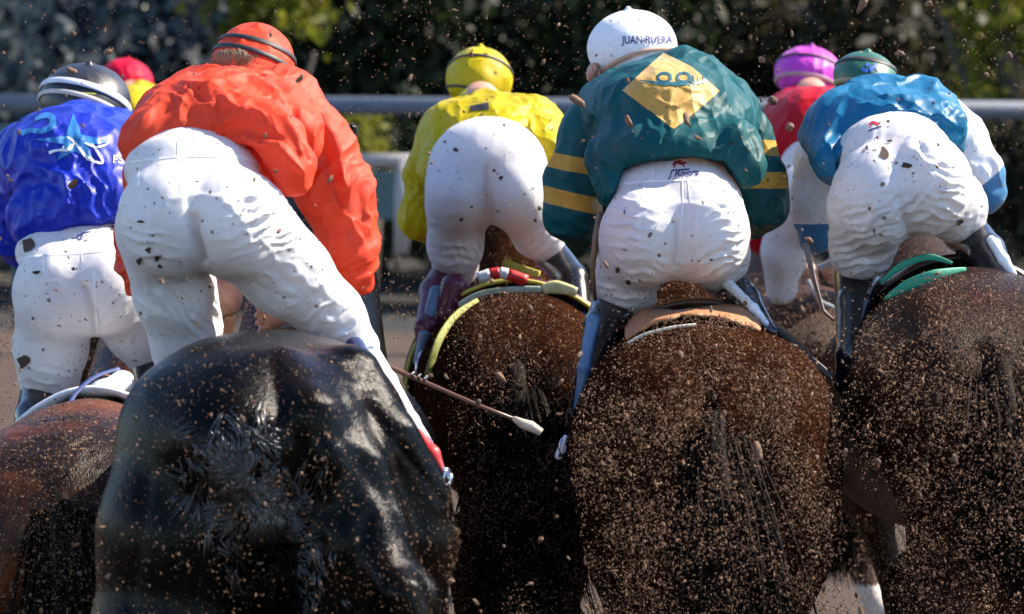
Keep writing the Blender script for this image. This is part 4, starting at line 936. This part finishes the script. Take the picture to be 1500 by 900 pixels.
strip(P_['ye'], [(640, 430, .02, 12), (622, 490, -.04, 9), (612, 530, -.04, 7)], plain('slate_leather', (.12, .2, .3), .4))
strip(P_['ye'], [(665, 420, .0, 20), (655, 460, .0, 18), (650, 475, 0, 12)], M_maroon)
# reins and straps seen over the horses
M_cyelg = plain('olive_yellow_webbing', (.26, .27, .05), .7); M_strap = plain('dark_strap_leather', (.03, .018, .012), .4)
g = Rig(8.9)
loose('girth_strap', 'black strap running down the right flank of the dark bay horse', 'strap', [g.P(1105, 455, .35), g.P(1140, 485, .15), g.P(1180, 520, .0), g.P(1222, 556, -.02)], .009, M_strap, 'straps')
g = Rig(8.6)
loose('rein', 'curved dark rein beside the white saddle cloth on the leftmost horse', 'strap', [g.P(95, 605, .5), g.P(112, 575, .55), g.P(140, 552, .6), g.P(175, 540, .65)], .006, M_cnavy, 'straps')
g = Rig(11.8)
loose('rein', 'pale rein hanging down between the teal and azure jockeys', 'strap', [g.P(1183, 410, 0), g.P(1200, 440, .0), g.P(1225, 455, .1), g.P(1232, 490, .1), g.P(1228, 520, .1)], .007, plain('pale_webbing', (.4, .4, .38), .6), 'straps')
loose('rein', 'short white rubber rein crossing in front of the chestnut horse', 'strap', [g.P(1196, 395, -.3), g.P(1212, 388, -.3), g.P(1226, 380, -.3)], .012, plain('dusty_white_rubber', (.5, .42, .38), .6), 'straps')
g = Rig(10.0)
loose('crupper_strap', 'yellow-green strap curving down the left flank of the dark horse in the middle', 'strap', [g.P(700, 440, .2), g.P(668, 462, .05), g.P(645, 495, -.05), g.P(632, 530, -.08), g.P(624, 556, -.08)], [.007, .010, .012, .012, .008], M_cyelg, 'straps')
# rolled blanket in red, white and yellow behind the yellow jockey
g = Rig(10.25)
def roll(pts, mats, rad):
    root = None
    for i in range(len(pts)-1):
        a, b = np.array(pts[i], float), np.array(pts[i+1], float); P = [g.P(*(a+(b-a)*t)) for t in np.linspace(0, 1, 5)]
        if root is None: root = tube('blanket_roll', P, rad, mats[i], None, 12)
        else: tube('stripe', P, rad*1.01, mats[i], root, 12)
    return root
r1 = roll([(700, 408, 0), (718, 402, .0), (732, 400, .0), (744, 402, 0), (772, 412, 0)], [M_cwhite, M_redpad, M_cwhite, M_redpad], .017)
tag(r1, 'red and white striped roll across the back of the horse in the middle', 'blanket')
loose('saddle_pad', 'yellow edged pad tip right of the striped roll on the middle horse', 'pad', [g.P(795, 424, .0), g.P(815, 421, 0), g.P(845, 428, 0)], [.014, .02, .012], plain('pale_yellow_cloth', (.72, .66, .3), .6))
loose('saddle_pad', 'pale green rolled edge over the rump of the middle horse', 'pad', [g.P(672, 448, .05), g.P(700, 434, .05), g.P(745, 426, .0), g.P(795, 424, .0)], [.008, .012, .012, .009], plain('pale_green_cloth', (.45, .55, .42), .6))
loose('saddle_pad', 'golden yellow band just above the striped roll on the middle horse', 'pad', [g.P(738, 384, .25), g.P(760, 395, .2), g.P(790, 402, .15)], [.012, .016, .01], M_cyel)
g = Rig(8.75)
loose('saddle_pad', 'bright green curved flap nearest us on the rightmost horse', 'pad', [g.P(1296, 438, .1), g.P(1330, 418, .1), g.P(1370, 403, .1), g.P(1415, 394, .15)], [.004, .014, .014, .004], M_cgreen)
loose('saddle_pad', 'green strap curving behind the nearer green flap on the rightmost horse', 'pad', [g.P(1290, 415, .35), g.P(1320, 390, .35), g.P(1360, 377, .35), g.P(1395, 386, .35)], [.004, .010, .009, .004], M_cgreen)
g = Rig(8.75)
XT = [(918, 482), (930, 466), (945, 455), (985, 458), (1020, 454), (1060, 448), (1090, 450), (1108, 462), (1112, 474)]
VV = []; nu, nv = 70, 10
for j_ in range(nv+1):
    v_ = j_/nv
    for i_ in range(nu+1):
        x_ = 918+194*i_/nu; yt = np.interp(x_, [p[0] for p in XT], [p[1] for p in XT]); yb = 500-30*math.sin(math.pi*(i_/nu)**.9)-12*(i_/nu)
        nz = float(perlin(np.array([[x_/22, v_*2.2, 1.7]]))[0]); nz2 = float(perlin(np.array([[x_/8, v_*3, 4.7]]))[0])
        VV.append(g.P(x_, yt+(yb-yt)*v_+nz2*2.5*(v_ > .9)+nz*3*(v_ < .1), .34-.30*math.sin(v_*1.57)+nz*.035+nz2*.010))
FFq = [(j_*(nu+1)+i_, j_*(nu+1)+i_+1, (j_+1)*(nu+1)+i_+1, (j_+1)*(nu+1)+i_) for j_ in range(nv) for i_ in range(nu)]
o = mesh_obj('saddle_pad', [tuple(v) for v in VV], FFq, M_cbrown, origin=g.P(1020, 470, .1)); md = o.modifiers.new('thick', 'SOLIDIFY'); md.thickness = .007
tube('binding', smooth([g.P(920, 503, -.01), g.P(945, 490, -.015), g.P(985, 480, -.02), g.P(1020, 476, -.02)]), .004, M_cream, o)
tag(o, 'crumpled tan pad edge lying over the rump of the dark bay horse', 'pad')
g = Rig(8.9)
S = SDF(); g.chain(S, [(120, 605, .5, 12), (150, 578, .55, 16), (180, 562, .6, 18)], .03); V, Q, N = polygonise(S, .007); V = displace(V, N, 9, .003, 16, (), .004)
o = mesh_obj('saddle_pad', V, Q, M_cwhite, origin=g.P(150, 580, .5)); tag(o, 'white folded pad beside the black horse, on the leftmost horse', 'pad')
# lower legs with bandage seen under the right hand horses
def wrap(hh, label, pts, rad, mats):
    g = Rig(12.6); P = [g.P(*p) for p in pts]; o = None
    return P

# ================================================================== ground, rails, trees
def grid(name, x0, x1, y0, y1, nx, ny, mat, z=0, amp=0, sc=1):
    X, Y = np.meshgrid(np.linspace(x0, x1, nx), np.linspace(y0, y1, ny)); V = np.stack([X.ravel(), Y.ravel(), np.full(X.size, z)], 1)
    if amp: V[:, 2] += amp*(perlin(V*sc)+.5*perlin(V*sc*2.3))
    i = np.arange(nx*ny).reshape(ny, nx); F = np.stack([i[:-1, :-1].ravel(), i[:-1, 1:].ravel(), i[1:, 1:].ravel(), i[1:, :-1].ravel()], 1)
    return mesh_obj(name, V, F, mat)
m, t, b = newmat('track_dirt'); q = NB(t); co = q.coord()
c = q.mix(q.ramp(q.noise(co, 1.2, 5, .7), .3, .7), (.042, .022, .012), (.07, .039, .022)); c = q.mix(q.ramp(q.noise(co, 60, 4, .8), .45, .75), c, (.07, .045, .032)); q.L(c, b.inputs['Base Color']); b.inputs['Roughness'].default_value = .95
q.L(q.bump(q.noise(co, 22, 6, .75), .9, .03), b.inputs['Normal']); M_dirt = m
m, t, b = newmat('infield_turf'); q = NB(t); co = q.coord()
c = q.mix(q.ramp(q.noise(co, .5, 5, .7), .35, .7), (.012, .012, .012), (.03, .028, .024)); q.L(c, b.inputs['Base Color']); b.inputs['Roughness'].default_value = .9; q.L(q.bump(q.noise(co, 12, 5, .8), .9, .08), b.inputs['Normal']); M_turf = m
tag(grid('ground', -400, 400, -60, 900, 9, 9, M_turf, -.03), kind='structure')
tag(grid('dirt_track', -14, 14, 3, 25.6, 160, 170, M_dirt, 0, .03, 1.7), kind='structure')
M_rail = plain('painted_rail', (.085, .11, .15), .7); M_rail2 = plain('white_painted_rail', (.30, .28, .28), .6); M_board = plain('pale_green_board', (.06, .12, .13), .7)
def tube_straight(name, a, b, r, mat, parent=None): return tube(name, [a, b], r, mat, parent, 16)
D = 24.5
A, B = W(-500, 148, D), W(2100, 166, D)
root = tube_straight('running_rail', A, B, .062, M_rail); tag(root, 'long pale grey rail running right across behind the horses', 'rail')
for x in (-5.8, -.4+6.5, 9.5): 
    tube_straight('post', np.array((x, A[1]+.1, 0)), np.array((x, A[1]+.1, W(750, 158, D)[2])), .04, M_rail, root)
D = 25.4
A, B = W(505, 236, D), W(640, 236, D); root = tube_straight('low_gate', A, B, .05, M_rail2); tag(root, 'low blurred white gate between the orange and yellow jockeys', 'gate')
tube_straight('post', W(590, 232, D), W(588, 372, D)*np.array((1, 1, 1)), .055, M_rail2, root)
a, b_ = W(512, 252, D+.3), W(586, 322, D+.3)
bm_ = [(a[0], a[1], a[2]), (b_[0], a[1], a[2]), (b_[0], a[1], b_[2]), (a[0], a[1], b_[2])]
VB = bm_+[(x, y+.05, z) for x, y, z in bm_]
mesh_obj('panel', VB, [(0, 3, 2, 1), (4, 5, 6, 7), (0, 1, 5, 4), (1, 2, 6, 5), (2, 3, 7, 6), (3, 0, 4, 7)], M_board, root, smooth=False)
a, b_ = W(-260, 184, D+.6), W(40, 216, D+.6)
bm_ = [(a[0], a[1], a[2]), (b_[0], a[1], a[2]), (b_[0], a[1], b_[2]), (a[0], a[1], b_[2])]; VB = bm_+[(x, y+.05, z) for x, y, z in bm_]
o = mesh_obj('barrier_board', [tuple(np.array(v)-0) for v in VB], [(0, 3, 2, 1), (4, 5, 6, 7), (0, 1, 5, 4), (1, 2, 6, 5), (2, 3, 7, 6), (3, 0, 4, 7)], M_board, smooth=False); tag(o, 'pale green board beyond the rail at the left edge', 'board')
for xx in (a[0]+.1, b_[0]-.1): tube_straight('post', np.array((xx, a[1]+.09, 0)), np.array((xx, a[1]+.09, a[2])), .04, M_board, o)

def leafmat(name, c1, c2, tr=.35):
    m, t, b = newmat(name); q = NB(t); co = q.coord(); oi = q.n('ShaderNodeNewGeometry')
    c = q.mix(oi.outputs['Random Per Island'], c1, c2); q.L(c, b.inputs['Base Color']); b.inputs['Roughness'].default_value = .6; b.inputs['Specular IOR Level'].default_value = .3
    x = q.n('ShaderNodeBsdfTranslucent'); q.L(c, x.inputs[0]); mx = q.n('ShaderNodeMixShader'); mx.inputs[0].default_value = tr; q.L(b.outputs[0], mx.inputs[1]); q.L(x.outputs[0], mx.inputs[2]); q.L(mx.outputs[0], t.nodes['Material Output'].inputs[0]); return m
L_dark = leafmat('dark_leaves', (.007, .015, .006), (.020, .030, .009)); L_olive = leafmat('olive_leaves', (.09, .11, .008), (.20, .19, .02), .45)
L_blue = leafmat('blue_grey_leaves', (.018, .034, .045), (.04, .06, .072)); L_brn = leafmat('dry_leaves', (.016, .018, .009), (.045, .040, .020)); L_slate = leafmat('slate_leaves', (.009, .022, .04), (.018, .034, .052))  # blue-grey and slate tones put distant haze into the leaf colour
M_bark = plain('bark', (.06, .045, .035), .9, bumpsc=30)
def tree(kind, label, x, y, rx, ry, z0, z1, n, leaf, size, seed, cat='tree', group='trees beyond the rail'):
    r = np.random.default_rng(seed)
    S = [tuple(np.array((x, y, 0))), (x+.1, y, (z0+z1)*.3), (x-.05, y+.1, (z0+z1)*.55), (x+.1, y, z1*.85)]
    root = bpy.data.objects.new(kind, None); COL.objects.link(root); root.location = (x, y, 0); root['_o'] = [x, y, 0.]; bpy.context.view_layer.update(); tag(root, label, cat, group)
    tr = tube('trunk', S, [.16, .12, .09, .03], M_bark, root, 8)
    VV, FF = tube(None, [(x, y, z1*.25), (x+rx*.4, y, z1*.45), (x+rx*.7, y-.2, z1*.6)], [.07, .05, .02], None, 6)
    V2, F2 = tube(None, [(x, y, z1*.3), (x-rx*.4, y, z1*.5), (x-rx*.75, y+.2, z1*.7)], [.07, .05, .02], None, 6)
    mesh_obj('branch', [tuple(v) for v in VV], FF, M_bark, root); mesh_obj('branch', [tuple(v) for v in V2], F2, M_bark, root)
    k = 26; cc = r.normal(size=(k, 3)); cc /= np.linalg.norm(cc, axis=1)[:, None]; cc *= r.uniform(.25, .85, (k, 1)); ctr = np.array((x, y, (z0+z1)/2)); R = np.array((rx, ry, (z1-z0)/2))
    which = r.integers(0, k, n); p = ctr+R*(cc[which]+r.normal(size=(n, 3))*.20)
    p[:, 2] = np.maximum(p[:, 2], .1)
    a = r.normal(size=(n, 3)); a /= np.linalg.norm(a, axis=1)[:, None]; bb = np.cross(a, r.normal(size=(n, 3))); bb /= np.linalg.norm(bb, axis=1)[:, None]; sz = size*r.uniform(.5, 1.3, (n, 1))
    V = np.stack([p-a*sz, p-bb*sz*.5, p+a*sz, p+bb*sz*.5], 1).reshape(-1, 3); F = np.arange(n*4).reshape(n, 4)
    mesh_obj('crown', V, F, leaf, root, smooth=False); return root
def X(px, d): return (px-750)/FPX*d
specs = [('bush', 'blue-grey leafy bush at the far left behind the black cap', -60, 31, 1.3, .9, .1, 3.0, 2600, L_blue, .10), ('bush', 'slate coloured bush behind the blue jockey at upper left', 150, 33, 1.2, 1, .1, 3.2, 2600, L_slate, .11),
         ('tree', 'olive tree with bright yellow-green leaves above the orange cap', 385, 29, .62, .6, 1.75, 3.3, 1500, L_olive, .075), ('tree', 'dark leafy tree behind the orange and yellow jockeys', 540, 31, 1.1, 1, .3, 3.7, 3800, L_dark, .11),
         ('tree', 'darkest tree directly behind the yellow cap', 740, 32, 1.2, 1, .3, 3.7, 3800, L_dark, .11), ('tree', 'dark leafy tree behind the white cap', 930, 31, 1.0, 1, .3, 3.6, 3200, L_dark, .11),
         ('bush', 'dry brownish bush behind the purple cap', 1130, 32, 1.1, 1, .2, 3.3, 3000, L_brn, .11), ('bush', 'brown-green bush behind the green cap', 1300, 31, 1.0, .9, .1, 3.4, 3000, L_brn, .10),
         ('tree', 'olive leafed tree at the upper right corner', 1470, 29.5, .7, .7, 1.3, 3.3, 1500, L_olive, .07), ('bush', 'wide dry bush at the right edge', 1520, 32, 1.2, 1, .1, 3.4, 3200, L_brn, .11),
         ('bush', 'low olive bush under the rail beside the orange sleeve', 520, 27.5, .35, .4, .95, 1.75, 500, L_olive, .05), ('bush', 'low dark bush under the rail left of the yellow jockey', 640, 28.5, 1.1, .6, .1, 1.7, 2200, L_dark, .08),
         ('bush', 'low dark shrub behind the blue jacket', 120, 29, 1.6, .6, .0, 1.7, 2600, L_slate, .09), ('bush', 'low dry shrub under the rail at the right edge', 1460, 28, 1.1, .6, .0, 1.7, 2600, L_brn, .08),
         ('bush', 'low dark shrub hidden behind the teal jacket', 980, 28, 1.4, .6, .0, 1.7, 2400, L_dark, .08)]
for i, (k, lab, px, d, rx, ry, z0, z1, n, lf, sz) in enumerate(specs): tree(k, lab, X(px, d), d, rx, ry, z0, z1, n, lf, sz, 40+i)
# far wood: one dense mass behind
n = 52000; r = np.random.default_rng(9); xx = r.uniform(-22, 22, n); yy = r.uniform(36, 43, n); zz = r.uniform(0, 1, n)**.8*(6+1.5*np.sin(xx*.7)+1.0*np.sin(xx*1.9))
p = np.stack([xx, yy, zz], 1); a = r.normal(size=(n, 3)); a /= np.linalg.norm(a, axis=1)[:, None]; bb = np.cross(a, r.normal(size=(n, 3))); bb /= np.linalg.norm(bb, axis=1)[:, None]; sz = r.uniform(.12, .3, (n, 1))
V = np.stack([p-a*sz, p-bb*sz*.6, p+a*sz, p+bb*sz*.6], 1).reshape(-1, 3)
tag(mesh_obj('far_wood', V, np.arange(n*4).reshape(n, 4), L_dark, smooth=False), 'dark mass of woodland behind everything', 'woodland', kind='stuff')

# ================================================================== thrown dirt
M_clod = plain('dirt_clod', (.18, .10, .06), .9, bumpsc=500); M_fine = plain('fine_dirt', (.19, .098, .050), .9, bumpsc=300); M_clodd = plain('dark_dirt_clod', (.10, .05, .03), .9, bumpsc=500)
# everything solid near the camera, for keeping clods in the air in front of it
bpy.context.view_layer.update()
solids = [(o_bvh[k], k.startswith('horse')) for k in o_bvh if k != 'body']; LAST = [False]
def hitdist(px, py):
    d = Vector(W(px, py, 1)-CAM); L_ = d.length; d.normalize(); best = 1e9
    for bv, hs in solids:
        h = bv.ray_cast(Vector(CAM), d)
        if h[0] is not None and h[3]/L_ < best: best = h[3]/L_; LAST[0] = hs
    return best
def clodmesh(seed, long=1.0, hook=False):
    r = random.Random(seed); bm = bmesh.new(); bmesh.ops.create_icosphere(bm, subdivisions=2, radius=1)
    for v in bm.verts:
        n = perlin(np.array([[v.co.x*1.3+seed*3.1, v.co.y*1.3, v.co.z*1.3]]))[0]; n2 = perlin(np.array([[v.co.x*3+seed, v.co.y*3, v.co.z*3]]))[0]
        v.co *= 1+.75*n+.35*n2; v.co.x *= long
        if hook: v.co.z -= .35*(v.co.x**2)/long; v.co.z *= .7
    me = bpy.data.meshes.new('dirt_clod'); bm.to_mesh(me); bm.free(); return me
CM = [clodmesh(i, [1, 1.4, 1.9, 1.2, 2.4, 1.5][i % 6], i % 3 == 2) for i in range(12)]
for i, me in enumerate(CM): me.materials.append(M_clodd if i % 3 == 0 else M_clod); me.polygons.foreach_set('use_smooth', [i % 2 == 0]*len(me.polygons))
big = [(107, 50, 6), (158, 76, 7), (105, 104, 7), (78, 106, 5), (107, 270, 8), (1115, 88, 8), (1132, 148, 10), (1157, 186, 8), (1005, 176, 10), (1053, 12, 6), (1262, 8, 8), (1318, 78, 7), (1478, 82, 9), (1360, 6, 7), (920, 178, 8), (1092, 250, 4), (845, 148, 9),
       (1185, 352, 8), (1412, 60, 5), (1445, 110, 5), (440, 116, 8), (355, 615, 7), (733, 553, 7), (1355, 490, 8), (1285, 676, 8), (1238, 662, 6), (848, 520, 5), (690, 80, 5), (1110, 660, 9)]
spots = list(big)
while len(spots) < 300:
    px, py = random.uniform(0, 1500), random.uniform(0, 900)
    spots.append((px, py, random.choice((2, 2.4, 2.8, 3.2, 4, 5.5)) if py > 400 else random.choice((2, 2.4, 2.8, 3.2, 4))))
for i, (px, py, rp) in enumerate(spots):
    h = hitdist(px, py); d = min(h-.06-rp*.002, random.uniform(7.3, 8.3) if i >= len(big) else random.uniform(7.9, 8.6))
    if px < 670 and py > 480: d = min(h-.05, 7.5)
    o = bpy.data.objects.new('dirt_clod', CM[i % 12]); COL.objects.link(o); o.location = W(px, py, d); s = rp*d/FPX*.66; o.scale = (s, s, s); o.rotation_euler = (random.uniform(0, 6.3), random.uniform(0, 6.3), random.uniform(0, 6.3))
    tag(o, 'clod of brown dirt flying through the air', 'dirt clod', 'clods of dirt thrown up by the hooves')
# the fine spray: uncountable
base = []
for s_ in range(6):
    r = np.random.default_rng(s_); v = np.array([(1, 0, 0), (-1, 0, 0), (0, 1, 0), (0, -1, 0), (0, 0, 1), (0, 0, -1)], float)*r.uniform(.5, 1.5, (6, 1))+r.normal(size=(6, 3))*.2; v[:, 0] *= r.uniform(1, 3.2); v[:, 1] *= r.uniform(.5, 1); base.append(v)
TF = np.array([(0, 2, 4), (2, 1, 4), (1, 3, 4), (3, 0, 4), (2, 0, 5), (1, 2, 5), (3, 1, 5), (0, 3, 5)])
gy, gx = np.mgrid[0:122, 0:200]; CL = (perlin(np.stack([gx.ravel()/9, gy.ravel()/11, gx.ravel()*0+.3], 1))+.6*perlin(np.stack([gx.ravel()/3.5, gy.ravel()/4, gx.ravel()*0+9.3], 1))).reshape(122, 200)
DM = np.zeros((160, 265)); DH = np.zeros((160, 265), bool)
for iy in range(160):
    for ix in range(265): DM[iy, ix] = hitdist(ix*6-42, iy*6-22); DH[iy, ix] = LAST[0]
VS, FS = [], []; k = 0; tgt = 75000; tries = 0
def dens(px, py):
    if px < 655 and py > 470:                         # in front of the black horse there is little
        return .075 if px > 150 else .5
    v = .03+.97*min(max((py-330)/110, 0), 1)
    if px < 700: v *= .5
    if py < 400: v = .045 if px < 480 else .075
    return v
while k < tgt and tries < 900000:
    tries += 1; px, py = random.uniform(-40, 1540), random.uniform(-20, 930)
    if random.random() > dens(px, py)*min(max(.62+1.0*CL[int(py+20)//8, int(px+40)//8], .05), 1): continue
    iy, ix = int((py+25)//6), int((px+45)//6); h = DM[iy, ix]; u = random.random()
    if h < 50 and not DH[iy, ix] and random.random() > (.05 if px < 600 else .10): continue
    if h > 50: d = random.uniform(7.6, 12)
    else: d = max(h-.03-u*u*1.2, 7.3) if h > 7.4 else h-.03
    rp = .5+min(random.expovariate(2.7), 3.4)*(1 if py > 380 else .8); v = base[k % 6]
    a, b2, c2 = random.uniform(0, 6.3), random.uniform(0, 6.3), random.uniform(0, 6.3); R = np.array(Matrix.Rotation(a, 3, 'X') @ Matrix.Rotation(b2, 3, 'Y') @ Matrix.Rotation(c2, 3, 'Z'))
    VS.append(W(px, py, d)+(v@R.T)*rp*d/FPX*.8); FS.append(TF+6*k); k += 1
o = mesh_obj('dirt_spray', np.concatenate(VS), np.concatenate(FS).astype(np.int32), M_fine, smooth=False); tag(o, 'fine spray of brown dirt hanging in the air behind the horses', 'dirt spray', kind='stuff')
for o in bpy.data.objects:
    for key in ('_o', '_L'):
        if key in o: del o[key]
